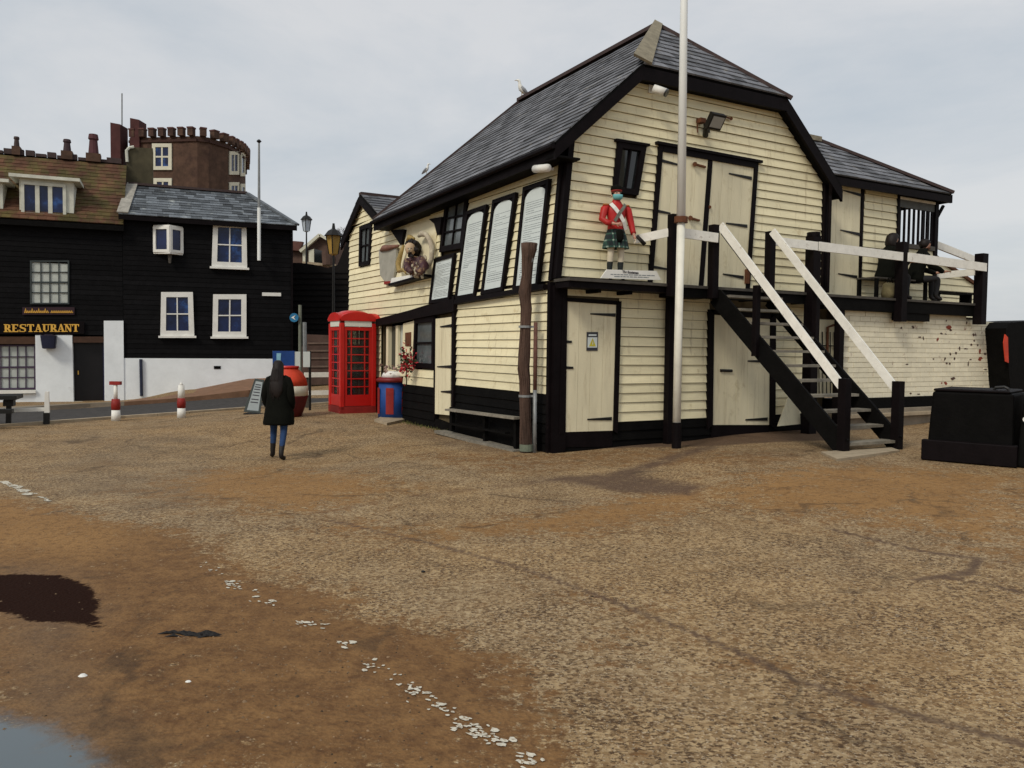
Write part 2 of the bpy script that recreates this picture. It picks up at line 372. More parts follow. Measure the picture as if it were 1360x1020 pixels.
def polysd(pts):
    """signed distance in metres (negative inside) of every ground vertex to a patch outlined on the ground"""
    W = np.array([gp(*p)[:2] for p in pts]); n = len(W); best = np.full(len(fx), 1e9); ins = np.zeros(len(fx), bool)
    for i in range(n):
        a, b = W[i], W[(i + 1) % n]; ab = b - a; t = np.clip(((fx - a[0]) * ab[0] + (fy - a[1]) * ab[1]) / max(ab @ ab, 1e-9), 0, 1)
        best = np.minimum(best, np.hypot(fx - a[0] - t * ab[0], fy - a[1] - t * ab[1]))
        c = ((a[1] > fy) != (b[1] > fy)); dy = b[1] - a[1] if abs(b[1] - a[1]) > 1e-9 else 1e-9
        ins ^= c & (fx < (b[0] - a[0]) * (fy - a[1]) / dy + a[0])
    return np.where(ins, -best, best)
def linesd(pts):
    W = np.array([gp(*p)[:2] for p in pts]); best = np.full(len(fx), 1e9)
    for a, b in zip(W[:-1], W[1:]):
        ab = b - a; t = np.clip(((fx - a[0]) * ab[0] + (fy - a[1]) * ab[1]) / max(ab @ ab, 1e-9), 0, 1)
        best = np.minimum(best, np.hypot(fx - a[0] - t * ab[0], fy - a[1] - t * ab[1]))
    return best
cover = lambda sd, soft: np.clip(.5 - sd / soft, 0, 1)
sand = np.zeros(len(fx))
for pts, soft, amt in [
    ([(-60, 655), (60, 668), (140, 692), (250, 704), (345, 764), (455, 786), (475, 815), (560, 830), (640, 858), (700, 872), (722, 930), (760, 990), (800, 1040), (-60, 1060)], .35, 1),
    ([(170, 655), (250, 625), (360, 618), (480, 628), (560, 650), (430, 682), (330, 684), (240, 668)], .9, .85),
    ([(400, 700), (470, 690), (560, 700), (700, 684), (860, 652), (1000, 640), (900, 692), (760, 716), (640, 712), (560, 722)], .6, .9),
    ([(880, 655), (1060, 615), (1230, 618), (1400, 632), (1400, 752), (1260, 722), (1130, 692), (1000, 684)], 1.0, .85),
    ([(620, 600), (900, 592), (1090, 604), (1060, 625), (800, 622), (640, 632), (480, 600)], .6, .55),
    ([(700, 758), (850, 800), (960, 850), (1080, 890), (1200, 930), (1150, 940), (900, 850), (760, 800)], .5, .62),
    ([(760, 840), (850, 860), (900, 900), (840, 910), (770, 880)], .4, .5)]:
    sand = np.maximum(sand, amt * cover(polysd(pts), soft * 1.8))
ochre = np.zeros(len(fx))
for pts in ([(170, 655), (250, 625), (360, 618), (480, 628), (560, 650), (430, 682), (330, 684), (240, 668)], [(400, 700), (470, 690), (560, 700), (700, 684), (860, 652), (1000, 640), (900, 692), (760, 716), (640, 712), (560, 722)],
    [(880, 655), (1060, 615), (1230, 618), (1400, 632), (1400, 752), (1260, 722), (1130, 692), (1000, 684)], [(-60, 655), (60, 668), (140, 692), (200, 706), (120, 740), (-60, 730)]): ochre = np.maximum(ochre, cover(polysd(pts), 1.6))
dark = np.zeros(len(fx))
for pts, soft, amt in [([(640, 652), (735, 630), (800, 627), (860, 612), (935, 590), (965, 594), (860, 630), (950, 645), (925, 660), (820, 655), (740, 640)], .5, .8),
    ([(740, 600), (940, 565), (1100, 560), (1110, 585), (960, 592), (800, 596)], .35, .9),  # wet ground under the deck, with the building's shade painted in
    ([(1215, 768), (1285, 752), (1300, 742), (1240, 736), (1225, 730), (1310, 738), (1290, 766), (1240, 772)], .12, .7),
    ([(960, 600), (1100, 590), (1190, 605), (1100, 612), (960, 606)], .4, .4),
    ([(495, 570), (560, 560), (700, 600), (640, 606), (560, 585)], .3, .5)]:
    dark = np.maximum(dark, amt * cover(polysd(pts), soft))
for pts, wd, amt in [([(440, 690), (560, 718), (700, 757), (800, 792), (905, 832), (1000, 872), (1060, 902), (1200, 945), (1400, 1000)], .05, .75), ([(1100, 700), (1225, 731), (1298, 742), (1288, 762), (1215, 770)], .05, .8),
    ([(1298, 742), (1360, 748), (1420, 754)], .04, .7), ([(1250, 766), (1320, 778), (1400, 800)], .045, .8), ([(420, 680), (520, 664), (640, 648), (720, 632)], .16, .45), ([(440, 694), (560, 690), (700, 672), (850, 652)], .12, .35),
    ([(560, 640), (700, 655), (850, 668), (1000, 682)], .05, .4), ([(1010, 690), (1080, 672), (1180, 640)], .04, .35), ([(860, 620), (960, 605), (1060, 622), (1000, 634)], .06, .4)]:
    dark = np.maximum(dark, amt * np.clip(1.4 - linesd(pts) / wd, 0, 1))
mud = cover(polysd([(-30, 768), (20, 762), (80, 764), (118, 780), (132, 800), (126, 818), (134, 834), (100, 828), (40, 826), (10, 812), (-30, 812)]), .12)
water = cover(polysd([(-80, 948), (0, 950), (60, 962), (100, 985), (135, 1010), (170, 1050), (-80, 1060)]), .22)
damp = np.maximum(.9 * cover(polysd([(-60, 740), (120, 745), (175, 800), (150, 860), (180, 930), (260, 1000), (300, 1060), (-60, 1060)]), .8), .75 * cover(polysd([(0, 590), (120, 575), (330, 570), (330, 700), (120, 690), (0, 640)]), 1.6))
me = bpy.data.meshes.new('ground'); nx, ny = len(gx), len(gy)
ii, jj = np.meshgrid(np.arange(nx - 1), np.arange(ny - 1)); a_ = (jj * nx + ii).ravel()
quads = np.stack([a_, a_ + 1, a_ + 1 + nx, a_ + nx], 1)
me.vertices.add(len(fx)); me.vertices.foreach_set('co', np.stack([fx, fy, fz], 1).ravel())
me.loops.add(quads.size); me.loops.foreach_set('vertex_index', quads.ravel())
me.polygons.add(len(quads)); me.polygons.foreach_set('loop_start', np.arange(len(quads)) * 4); me.polygons.foreach_set('loop_total', np.full(len(quads), 4))
me.update(); me.validate()
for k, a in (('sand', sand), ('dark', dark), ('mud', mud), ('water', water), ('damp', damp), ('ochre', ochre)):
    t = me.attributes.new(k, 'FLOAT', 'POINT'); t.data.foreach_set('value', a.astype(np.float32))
me.polygons.foreach_set('use_smooth', [True] * len(quads))
ground = bpy.data.objects.new('ground', me); COL.objects.link(ground); ground['kind'] = 'structure'
gm = bpy.data.materials.new('worn_tarmac_and_sand'); gm.use_nodes = True; t = gm.node_tree; B = t.nodes['Principled BSDF']; K = t.links.new
pos = N('ShaderNodeNewGeometry', t).outputs['Position']
def nz(scale, det=5, rough=.6, st=None):
    n = N('ShaderNodeTexNoise', t); n.inputs['Scale'].default_value = scale; n.inputs['Detail'].default_value = det; n.inputs['Roughness'].default_value = rough
    v = pos
    if st: mm = N('ShaderNodeMapping', t); mm.inputs['Scale'].default_value = st; K(v, mm.inputs[0]); v = mm.outputs[0]
    K(v, n.inputs['Vector']); return n.outputs['Fac']
def at(k): a = N('ShaderNodeAttribute', t); a.attribute_name = k; return a.outputs['Fac']
def mth(op, a, b):
    x = N('ShaderNodeMath', t); x.operation = op
    for i, q in enumerate((a, b)):
        if isinstance(q, (int, float)): x.inputs[i].default_value = q
        else: K(q, x.inputs[i])
    return x.outputs[0]
def rng_(v, a, b, c=0., d=1.):
    x = N('ShaderNodeMapRange', t); x.interpolation_type = 'SMOOTHSTEP'
    for i, q in enumerate((v, a, b, c, d)):
        if isinstance(q, (int, float)): x.inputs[i].default_value = q
        else: K(q, x.inputs[i])
    return x.outputs[0]
def mixc(f, a, b, bt='MIX'):
    x = N('ShaderNodeMixRGB', t); x.blend_type = bt
    for i, q in enumerate((f, a, b)):
        if isinstance(q, (int, float)): x.inputs[i].default_value = q
        elif isinstance(q, tuple): x.inputs[i].default_value = (*q, 1)
        else: K(q, x.inputs[i])
    return x.outputs[0]
nA, nB, nC, nD, nE = nz(.9, 7, .7), nz(4.5, 6, .75), nz(17, 4, .7), nz(48, 3, .7), nz(.35, 4, .6)
vor = N('ShaderNodeTexVoronoi', t); vor.inputs['Scale'].default_value = 42; vor.inputs['Randomness'].default_value = 1; K(pos, vor.inputs['Vector'])
stone = mixc(rng_(vor.outputs['Color'], .1, .95), (.225, .136, .060), (.465, .322, .165))
stone = mixc(rng_(nE, .42, .60, 0, .7), stone, mixc(1., stone, (.90, .97, 1.12), 'MULTIPLY'))
stone = mixc(rng_(nB, .50, .72, 0, .55), stone, (.27, .155, .066))
speck = nz(30, 3, .75, (1, 1.5, 1)); clus = rng_(nz(1.6, 4, .6), .35, .65, .02, -.055)
stone = mixc(rng_(mth('ADD', speck, mth('MULTIPLY', clus, -1.)), .545, .60, 0, .85), stone, (.06, .03, .014))
stone = mixc(rng_(nz(75, 2, .6), .60, .66, 0, .6), stone, (.60, .50, .36))
sandc = mixc(rng_(nB, .32, .68), (.145, .072, .028), (.25, .135, .052))
sandc = mixc(rng_(at('ochre'), .1, .9, 0, .8), sandc, (.335, .185, .068))
sandc = mixc(rng_(nC, .50, .62, 0, .45), sandc, (.095, .044, .018))
sandc = mixc(rng_(nD, .60, .72, 0, .35), sandc, (.36, .24, .12))
sandc = mixc(rng_(nz(2.2, 8, .75, (1, 1.6, 1)), .56, .72, 0, .7), sandc, (.095, .05, .024))
sf = rng_(mth('ADD', at('sand'), mth('MULTIPLY', mth('SUBTRACT', mth('ADD', mth('ADD', nB, mth('MULTIPLY', nC, .7)), mth('MULTIPLY', nD, .5)), 1.1), 2.3)), .36, .72)
veil = rng_(nz(.75, 8, .72), .53, .70, 0, .55)
stone = mixc(veil, stone, (.235, .135, .056))
col = mixc(sf, stone, sandc)
dmp = rng_(mth('ADD', at('damp'), mth('SUBTRACT', nA, .5)), .35, 1.2, 0, .45)
col = mixc(dmp, col, (.165, .125, .085))
df = rng_(mth('MULTIPLY', at('dark'), mth('ADD', mth('MULTIPLY', nB, 1.1), mth('MULTIPLY', nC, .9))), .28, .84, 0, .88)
col = mixc(df, col, (.105, .064, .042))
ve = N('ShaderNodeTexVoronoi', t); ve.feature = 'DISTANCE_TO_EDGE'; ve.inputs['Scale'].default_value = .42
vd = N('ShaderNodeVectorMath', t); vd.operation = 'MULTIPLY_ADD'; nn_ = N('ShaderNodeTexNoise', t); nn_.inputs['Scale'].default_value = 1.3; nn_.inputs['Detail'].default_value = 6; K(pos, nn_.inputs['Vector'])
K(nn_.outputs['Color'], vd.inputs[0]); vd.inputs[1].default_value = (1.1, 1.1, 0); K(pos, vd.inputs[2]); K(vd.outputs[0], ve.inputs['Vector'])
crk = mth('MULTIPLY', rng_(ve.outputs['Distance'], .004, .016, 1, 0), rng_(nA, .45, .6, 0, .55)); col = mixc(crk, col, (.055, .034, .020))
grime = rng_(nz(1.15, 9, .78, (1, 1.3, 1)), .54, .74, 0, .38); col = mixc(grime, col, mixc(1., col, (.48, .40, .34), 'MULTIPLY'))
col = mixc(rng_(nA, .3, .75, .0, .35), col, mixc(1., col, (.55, .5, .46), 'MULTIPLY'))
mf = rng_(mth('ADD', at('mud'), mth('MULTIPLY', mth('SUBTRACT', mth('ADD', nC, mth('MULTIPLY', nB, .8)), .9), .9)), .32, .62)
col = mixc(mf, col, (.022, .010, .007))
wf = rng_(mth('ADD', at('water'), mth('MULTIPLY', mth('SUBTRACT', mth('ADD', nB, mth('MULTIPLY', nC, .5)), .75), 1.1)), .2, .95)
col = mixc(wf, col, (.115, .14, .155))  # puddle: bluish sky reflection painted into the base colour
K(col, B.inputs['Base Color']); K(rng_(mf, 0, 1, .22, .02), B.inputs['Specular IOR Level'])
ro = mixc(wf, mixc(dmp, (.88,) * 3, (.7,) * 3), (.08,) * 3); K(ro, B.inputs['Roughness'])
bp = N('ShaderNodeBump', t); bp.inputs['Distance'].default_value = .02
K(mixc(.35, mixc(.5, nD, speck), vor.outputs['Distance']), bp.inputs['Height']); K(rng_(wf, 0, 1, .75, 0.), bp.inputs['Strength']); K(bp.outputs[0], B.inputs['Normal'])
me.materials.append(gm)

# worn white line: irregular flakes of paint lying on the tarmac
def flake(c, sx, sy, ang, mb):
    n = random.randint(6, 9); pts = []
    for k in range(n):
        a = 6.283 * k / n; r = random.uniform(.55, 1.1); x, y = sx * r * math.cos(a), sy * r * math.sin(a)
        px, py = c[0] + x * math.cos(ang) - y * math.sin(ang), c[1] + x * math.sin(ang) + y * math.cos(ang); pts.append((px, py, float(gz(px, py)) + .012 * math.sin(px * 1.3 + .5) * math.sin(py * 1.1) * (py < 12) + .005))
    mb.add(pts, [list(range(n))])
pl_ = MB(); segs = [((4, 641), (66, 666), 60, .035, .05), ((255, 747), (292, 764), 8, .02, .03), ((300, 772), (366, 806), 34, .024, .04), ((398, 827), (430, 838), 16, .025, .05), ((446, 855), (464, 860), 9, .03, .04),
    ((484, 882), (530, 900), 16, .018, .028), ((528, 908), (548, 912), 5, .02, .04), ((545, 916), (575, 930), 20, .022, .035), ((573, 932), (602, 948), 16, .018, .03), ((600, 955), (640, 972), 26, .026, .045), ((636, 975), (672, 990), 22, .022, .035), ((684, 1003), (716, 1016), 12, .026, .04)]
for a, b, n, w0, w1 in segs:
    A, Bp = gp(*a), gp(*b); ang = math.atan2(Bp[1] - A[1], Bp[0] - A[0]); sc = max(.8, A[1] / 6)
    for k in range(n):
        s = random.random(); c = A + (Bp - A) * s; off = random.gauss(0, .028 if n < 60 else .02)
        flake((c[0] - off * math.sin(ang), c[1] + off * math.cos(ang)), random.uniform(w0, w1) * sc * .6, random.uniform(.008, .02) * sc * .8, ang + random.gauss(0, .4), pl_)
        if random.random() < .13: flake((c[0] - off * math.sin(ang), c[1] + off * math.cos(ang)), w1 * sc * .9, random.uniform(.018, .03) * sc, ang + random.gauss(0, .3), pl_)
paint = mat('worn_road_paint', (.60, .56, .46), .8, .25, 25, .3, col2=(.24, .15, .07), f2=.52, s2=45)
pl_.build('painted_line', paint, kind='structure')

# road strip, kerb and rising pavement in front of the houses
def strip(name, near, far, m, dz=.004, n=14, kind='structure'):
    A = [gp(*p) for p in near]; Bf = [gp(*p) for p in far]; mb = MB(); vs = []
    for i in range(len(A)):
        for k in range(4):
            p = A[i] * (1 - k / 3) + Bf[i] * k / 3; p[2] = float(gz(p[0], p[1])) + dz; vs.append(p)
    fs = [[4 * i + k, 4 * i + 4 + k, 4 * i + 5 + k, 4 * i + 1 + k] for i in range(len(A) - 1) for k in range(3)]
    return mb.add(vs, fs).build(name, m, kind=kind)
near = [(-260, 592), (-60, 572), (0, 567), (80, 561), (165, 555), (250, 549), (330, 543), (400, 539), (470, 534), (560, 529)]
far = [(-260, 566), (-60, 552), (0, 549), (80, 544), (165, 539), (250, 533), (330, 527), (400, 520), (470, 515), (560, 512)]
strip('road', near, far, asphalt, .005)
kb = [gp(*p) for p in near]
for a, b in zip(kb[:-1], kb[1:]):
    Ln = np.linalg.norm(b - a); n = max(1, round(Ln / .9))
    for k in range(n):
        p, q = a + (b - a) * k / n, a + (b - a) * (k + .985) / n
        MB().beam(p + Z * .01, q + Z * .01, .16, .09).build('kerb_stone', kerbm, ground)
dH = hz(3270, 490); HP = Plane(flat(120, 533, -.3), dH)
vfoot = pw((-12, -.35), (-2.6, -.12), (.9, -.02), (1.0, -.02), (3, .33), (4.94, .72), (6.4, .78), (9, .9))
fr = [(-260, 566), (-60, 552), (0, 549), (60, 545), (120, 541), (165, 539), (210, 536), (260, 532), (330, 527), (386, 521)]
us = [-12, -4.2, -2.6, -1.4, 0, 1, 1.9, 3, 4.95, 6.4]
mb = MB(); vs = []
for p, u in zip(fr, us):
    f = gp(*p); g_ = HP.P(u, vfoot(u), -.02); up_ = np.array([f[0], f[1], f[2] + .11 + max(0, (g_[2] - f[2]) * .25 if u > 1 else 0)]); vs += [f - Z * .1, up_, g_]
mb.add(vs, [[3 * i + k, 3 * i + 3 + k, 3 * i + 4 + k, 3 * i + 1 + k] for i in range(len(us) - 1) for k in range(2)]); mb.m = [0 if i < 10 else 1 for i in range(len(mb.f))]
mb.build('pavement', [pave, brick_ramp], kind='structure')

gvm = mat('loose_gravel', (.16, .105, .06), .9, .3, 40, 0, tint=.75); mb = MB()
for k in range(5200):
    y = 1.9 + 8.5 * random.random() ** 1.4; x = random.uniform(-.68, .68) * y
    if x < -.38 * y and random.random() < .8: continue
    s_ = random.uniform(.003, .0085) * (1.6 if random.random() < .04 else 1); z0 = float(.0)
    mb.ct = random.random(); a = random.random() * 6.28; c_, s2 = math.cos(a) * s_, math.sin(a) * s_
    mb.add([(x + c_, y + s2, 0), (x - s2, y + c_, 0), (x - c_ * 1.2, y - s2 * 1.2, 0), (x + s2, y - c_, 0), (x + random.uniform(-.3, .3) * s_, y, s_ * .8)], [[0, 1, 4], [1, 2, 4], [2, 3, 4], [3, 0, 4]])
V = np.array(mb.v); zz = gz(V[:, 0], V[:, 1]) + .012 * np.sin(V[:, 0] * 1.3 + .5) * np.sin(V[:, 1] * 1.1); V[:, 2] += zz; mb.v = [tuple(v) for v in V]
mb.build('loose_gravel', gvm, kind='stuff')
# ================================================================ BOATHOUSE
C0 = flat(731, 602); dL = hz(45, 455); dF = hz(2520, 482)
FP = Plane(C0, dF); LP = Plane(C0, dL)
C2 = FP.at(737.5, 372); T_ = FP.at(754, 190); vL = (T_ - C2) / (T_ - C2)[2]
LU = Plane(C2, dL, vL); nF = FP.n
ZD = 2.64                                                  # deck height
boat = thing('boathouse', C0, 'cream weatherboarded boathouse with black trim, slate half-hipped roof and loft doors', 'boathouse')
fl = pw((2.6, .05), (4.72, .24), (6.2, 1.66)); frr = pw((2.6, 6.06), (4.8, 6.04), (6.25, 4.9))
# backing
MB().prism([FP.P(fl(v), v, -.22) for v in (2.6, 4.72, 6.2)] + [FP.P(frr(v), v, -.22) for v in (6.2, 4.8, 2.6)], nF * .16).build('wall_core', gap, boat)
MB().pbox(FP, .02, 6.3, -.3, 2.6, -.22, -.06).build('wall_core', gap, boat)
MB().pq(LU, [(.05, -.1), (9.4, -.1), (9.8, 1.85), (8.87, 2.5), (7.5, 1.95), (.05, 2.1)], -.22, -.06).build('wall_core', gap, boat)
MB().pq(LP, [(.2, -.3), (4.9, -.3), (4.9, 2.6), (.2, 2.6)], -.22, -.06).build('wall_core', gap, boat)
MB().pbox(LP, 4.9, 9.3, -.3, 2.6, -.9, -.7).build('wall_core', black, boat)
MB().pbox(FP, 6.0, 6.1, -.3, 4.7, -9, -.25).build('wall_core', gap, boat)
MB().pbox(FP, .6, 6.1, -.3, 4.4, -9.6, -9.4).build('wall_core', gap, boat)

# --- front wall, loft storey
ld = FP.q((858.5, 377), (993, 384), (1004.5, 217), (873, 193))            # loft doorway with frame
lw = FP.q((811, 256), (845, 260), (856, 195), (818, 189))
boards(FP, 2.70, 6.2, .148, lambda v: fl(v) + .07, lambda v: frr(v) - .06, [ld, lw], cream, boat)
fm_ = MB(); inner = frame_mb(fm_, FP, ld, .085, -.02, .055, 'lr')
inner2 = frame_mb(fm_, FP, inner, .10, -.02, .06, 't'); dq = fm_.build('door_frame', black_trim, boat)
lint = MB().pq(FP, [bil(ld, -.03, 1.0), bil(ld, 1.03, 1.0), bil(ld, 1.03, 1.02), bil(ld, -.03, 1.02)], 0, .09).build('lintel', black_trim, boat)
def strap(pl, a, b, w0, w1, d, parent, m=iron, name='hinge_strap'):
    a, b = np.array(pl.uv(*a, d=d)), np.array(pl.uv(*b, d=d)); t = (b - a) / np.linalg.norm(b - a); s = np.array([-t[1], t[0]])
    return MB().pq(pl, [a - s * w0 / 2, b - s * w1 / 2, b + s * w1 / 2, a + s * w0 / 2], d, d + .012).build(name, m, parent)
def plank_door(pl, q, n, d, parent, m, name='door'):
    dr = MB().pq(pl, q, d - .05, d - .03).build(name, gap, parent)
    for i in range(n):
        g = .0022 / max(.3, abs(q[1][0] - q[0][0]))
        MB().pq(pl, [bil(q, i / n + g, 0), bil(q, (i + 1) / n - g, 0), bil(q, (i + 1) / n - g, 1), bil(q, i / n + g, 1)], d - .028, d + random.uniform(-.001, .002)).build('plank', m, dr)
    return dr
mid = .505
lq = [bil(inner2, 0, .0), bil(inner2, mid - .025, 0), bil(inner2, mid - .025, 1), bil(inner2, 0, 1)]
rq = [bil(inner2, mid + .025, .0), bil(inner2, 1, 0), bil(inner2, 1, 1), bil(inner2, mid + .025, 1)]
dl_ = plank_door(FP, lq, 4, .03, boat, cream_door); dr_ = plank_door(FP, rq, 4, .03, boat, cream_door)
MB().pq(FP, [bil(inner2, mid - .022, 0), bil(inner2, mid + .022, 0), bil(inner2, mid + .022, .995), bil(inner2, mid - .022, .995)], -.02, .045).build('door_post', black_trim, boat)
for a, b in [((877, 213), (903, 219.5)), ((871, 280), (890, 283.5)), ((864, 354), (889, 358))]: strap(FP, a, b, .05, .025, .032, dl_)
for a, b in [((998, 237), (968, 230.5)), ((992, 300.5), (964, 296.5)), ((987, 368.5), (960, 364))]: strap(FP, a, b, .055, .022, .032, dr_)
for a, b in [((937, 222), (923, 218)), ((929, 293), (917, 289.5))]:
    MB().beam(FP.at(*a, d=.05), FP.at(*b, d=.05), .03, .03).tube([FP.at(*b, d=.03), FP.at(*b, d=.09)], .04, 8).build('latch', rust, dl_)
MB().pbox(FP, *sorted([FP.uv(987, 375)[0], FP.uv(991, 375)[0]]), FP.uv(989, 377)[1], FP.uv(989, 358)[1], .03, .08).build('door_bolt', rust, dr_)
MB().tube([FP.at(942.5, 275, .03), FP.at(942.5, 275, .055)], .03, 8).build('keyhole_plate', rust, dr_)
window(FP, lw, boat, black_trim, glass, 2, 1, .09, .03, .03, label='narrow black-framed upper window beside the soldier figure')
MB().pq(FP, [bil(lw, -.08, 1), bil(lw, 1.08, 1), bil(lw, 1.08, 1.05), bil(lw, -.08, 1.05)], 0, .08).build('drip_board', black_trim, boat)
MB().pq(FP, [bil(lw, .58, .2), bil(lw, .68, .2), bil(lw, .66, .75), bil(lw, .60, .75)], -.004, .0).build('curtain', notice, boat)
# corner posts of the loft storey
MB().prism([FP.P(fl(2.66) - .035, 2.66, -.04), FP.P(fl(2.66) + .065, 2.66, -.04), FP.P(fl(4.75) + .065, 4.75, -.04), FP.P(fl(4.75) - .035, 4.75, -.04)], nF * .095).build('corner_board', black_trim, boat)
MB().pq(LU, [(.045, 0), (.13, 0), (.13, 2.1), (.045, 2.1)], -.03, .05).build('corner_board', black_trim, boat)
MB().pbox(FP, 6.0, 6.1, 2.66, 4.75, -.04, .07).build('corner_board', black_trim, boat)
MB().tube([FP.P(6.08, 2.7, .12), FP.P(6.08, 4.5, .12), FP.P(6.0, 4.7, .2)], .035, 8).build('drainpipe', black_trim, boat)

# --- front wall, ground storey
d1 = FP.q((746.5, 573.5), (811.5, 571.5), (816, 405), (750.6, 400.6)); d1f = FP.q((739, 577), (817, 576), (822, 400), (744, 395))
d2 = FP.q((943, 564), (1019, 564), (1020, 424), (945, 418)); d2f = FP.q((936.5, 570), (1026, 570), (1027, 416), (938.5, 411))
vp = FP.uv(860, 558)[1]
u_end = FP.uv(1083, 480)[0]
boards(FP, vp, 2.56, .147, lambda v: .235, lambda v: 3.2, [d1f, d2f], cream, boat)
boards(FP, vp, 2.56, .147, lambda v: FP.uv(1026, 480)[0], lambda v: u_end, [], cream, boat)
boards(FP, .0, vp - .005, .15, lambda v: .22, lambda v: u_end, [[(d2f[0][0], .3), (d2f[1][0], .3), d2f[2], d2f[3]]], black, boat, d=.01)
MB().pbox(FP, .0, .235, -.1, 2.55, -.06, .06).build('corner_board', black_trim, boat)
MB().pq(LP, [(.0, -.1), (.07, -.1), (.07, 2.6), (.0, 2.6)], -.05, .05).build('corner_board', black_trim, boat)
for q, f_, n in ((d1, d1f, 4), (d2, d2f, 5)):
    mb = MB(); mb.pq(FP, [f_[0], q[0], q[3], f_[3]], -.02, .07); mb.pq(FP, [q[1], f_[1], f_[2], q[2]], -.02, .07); mb.pq(FP, [f_[3], f_[2], (f_[2][0], f_[2][1] - .001), (f_[3][0], f_[3][1] - .001)], 0, .01)
    mb.pq(FP, [q[3], q[2], (q[2][0], f_[2][1]), (q[3][0], f_[3][1])], -.02, .068)
    mb.pq(FP, [(q[0][0], f_[0][1] - .2), (q[1][0], f_[1][1] - .2), q[1], q[0]], -.02, .04); mb.build('door_frame', black_trim, boat)
    g = plank_door(FP, q, n, .045, boat, cream_door)
    if n == 4:
        g1 = g
        for a, b in [((817, 418.5), (784, 416.8)), ((812, 556), (780, 557))]: strap(FP, a, b, .055, .02, .047, g)
        for a, b in [((747, 454), (759, 454)), ((745, 488), (761, 488.5))]: strap(FP, a, b, .045, .035, .047, g, name='latch')
    else:
        for a, b in [((1019, 480), (993, 479.5)), ((1019, 556.5), (990, 557.5))]: strap(FP, a, b, .06, .025, .047, g)
        MB().tube([FP.at(957, 492, .06), FP.at(972, 492.5, .06)], .025, 8).build('handle', iron, g)
# --- left wall
wq = LU.q((586.5, 335.7), (617, 330), (624.7, 259), (595, 265)); gw = LU.q((479, 354.5), (493, 351.6), (496, 296.7), (480, 301.5))
eave = pw((0, 0), (9.8, 0))
r9 = pw((0, 9.33), (1.8, 9.78))
boards(LU, .0, 2.08, .147, lambda v: .13, lambda v: min(r9(v), 7.45 + max(0, (2.0 - v) * 30)), [wq, gw], cream, boat)
boards(LU, 2.0, 2.55, .147, pw((1.95, 7.5), (2.56, 8.8)), pw((1.8, 9.8), (2.56, 8.93)), [], cream, boat, d=.002)
window(LU, wq, boat, black_trim, glass_sky, 2, 3, .11, .03, .03, label='tall black-framed loft window on the side wall')
window(LU, gw, boat, black_trim, glass_sky, 2, 2, .10, .03, .03, label='small dark window under the side gable')
vt0, vt1 = LP.uv(602, 513), LP.uv(728, 521); vpl = (vt0[1] + vt1[1]) / 2
uS = LP.uv(606, 460)[0]
boards(LP, vpl, 2.58, .142, lambda v: .07, lambda v: uS - .04, [], cream, boat)
boards(LP, .0, vpl - .005, .15, lambda v: .07, lambda v: uS - .02, [], black, boat, d=.01)
MB().pq(LP, [(uS - .04, .1), (uS + .05, .1), (uS + .05, 2.55), (uS - .04, 2.55)], -.03, .075).build('corner_board', black_trim, boat)
# shop front: deep black beam, piers, window, door
fa = [LP.uv(500, 431), LP.uv(608, 412), LP.uv(610, 396), LP.uv(500, 423)]
tl_, bl_, tr_, br_ = LP.uv(499, 424, d=.1), LP.uv(499, 433, d=.1), LP.uv(606, 396, d=.1), LP.uv(606, 413, d=.1)
boards(LP, tl_[1] - .05, 2.632, .147, pw((tl_[1], tl_[0] - .05), (2.6, tr_[0] + .1)), lambda v: 9.33, [], cream, boat, d=-.045, gapw=.008)
boards(LP, .9, tl_[1] - .055, .147, lambda v: tl_[0] + .02, lambda v: 9.33, [], cream, boat, d=-.045)
MB().pbox(LP, tl_[0] + .0, 9.3, -.3, 2.4, -.3, -.1).build('wall_core', gap, boat)
MB().pq(LP, [bl_, (fa[1][0] - .02, br_[1]), (fa[1][0] - .02, tr_[1]), tl_], -.04, .10).build('shop_beam', black_trim, boat)
sw = LP.q((550.5, 488), (578.5, 490), (579, 420), (553, 423.5)); sd1 = LP.q((579, 549.5), (600, 551.5), (601.5, 421), (580.5, 423.5))
window(LP, sw, boat, black_trim, glass_sky, 1, 2, .1, .04, .02, label='black-framed shop window beside the side door')
sd_o = plank_door(LP, sd1, 4, .03, boat, cream_door)
for a, b in [((600, 432.5), (585, 434)), ((600, 487), (581, 487)), ((599.5, 520.5), (586, 520))]: strap(LP, a, b, .06, .02, .032, sd_o)
uA, uB = LP.uv(536, 500)[0], LP.uv(579, 500)[0]
vA = LP.uv(556, 512)[1]
boards(LP, vA, LP.uv(556, 490)[1], .147, lambda v: uB + .0, lambda v: uA, [], cream, boat)
boards(LP, .0, vA - .005, .15, lambda v: uB + .0, lambda v: uA, [], black, boat, d=.01)
MB().pbox(LP, uB - .03, uB + .03, .2, 2.18, -.05, .04).build('door_post', black_trim, boat)
MB().pq(LP, LP.q((534.5, 490), (550, 490), (551, 426), (536.5, 430)), -.04, .02).build('pier_board', cream, boat)
MB().pq(LP, LP.q((540, 459.5), (547.5, 460), (547.5, 441), (540, 442)), .021, .035).build('notice_plate', rust, boat)
pf = LP.q((512.5, 498), (534.5, 500), (535.5, 431), (513, 434)); mb = MB(); inn = frame_mb(mb, LP, pf, .12, -.1, .0, 'lb'); mb.pq(LP, [bil(inn, .45, 0), bil(inn, .6, 0), bil(inn, .6, 1), bil(inn, .45, 1)], -.08, -.02).build('window', cream_door, boat, label='cream-framed shop window behind the litter bin')
wn_ = boat.children[-1]
MB().pq(LP, [bil(inn, 0, 0), bil(inn, .45, 0), bil(inn, .45, 1), bil(inn, 0, 1)], -.09, -.085).build('pane', glass, wn_)
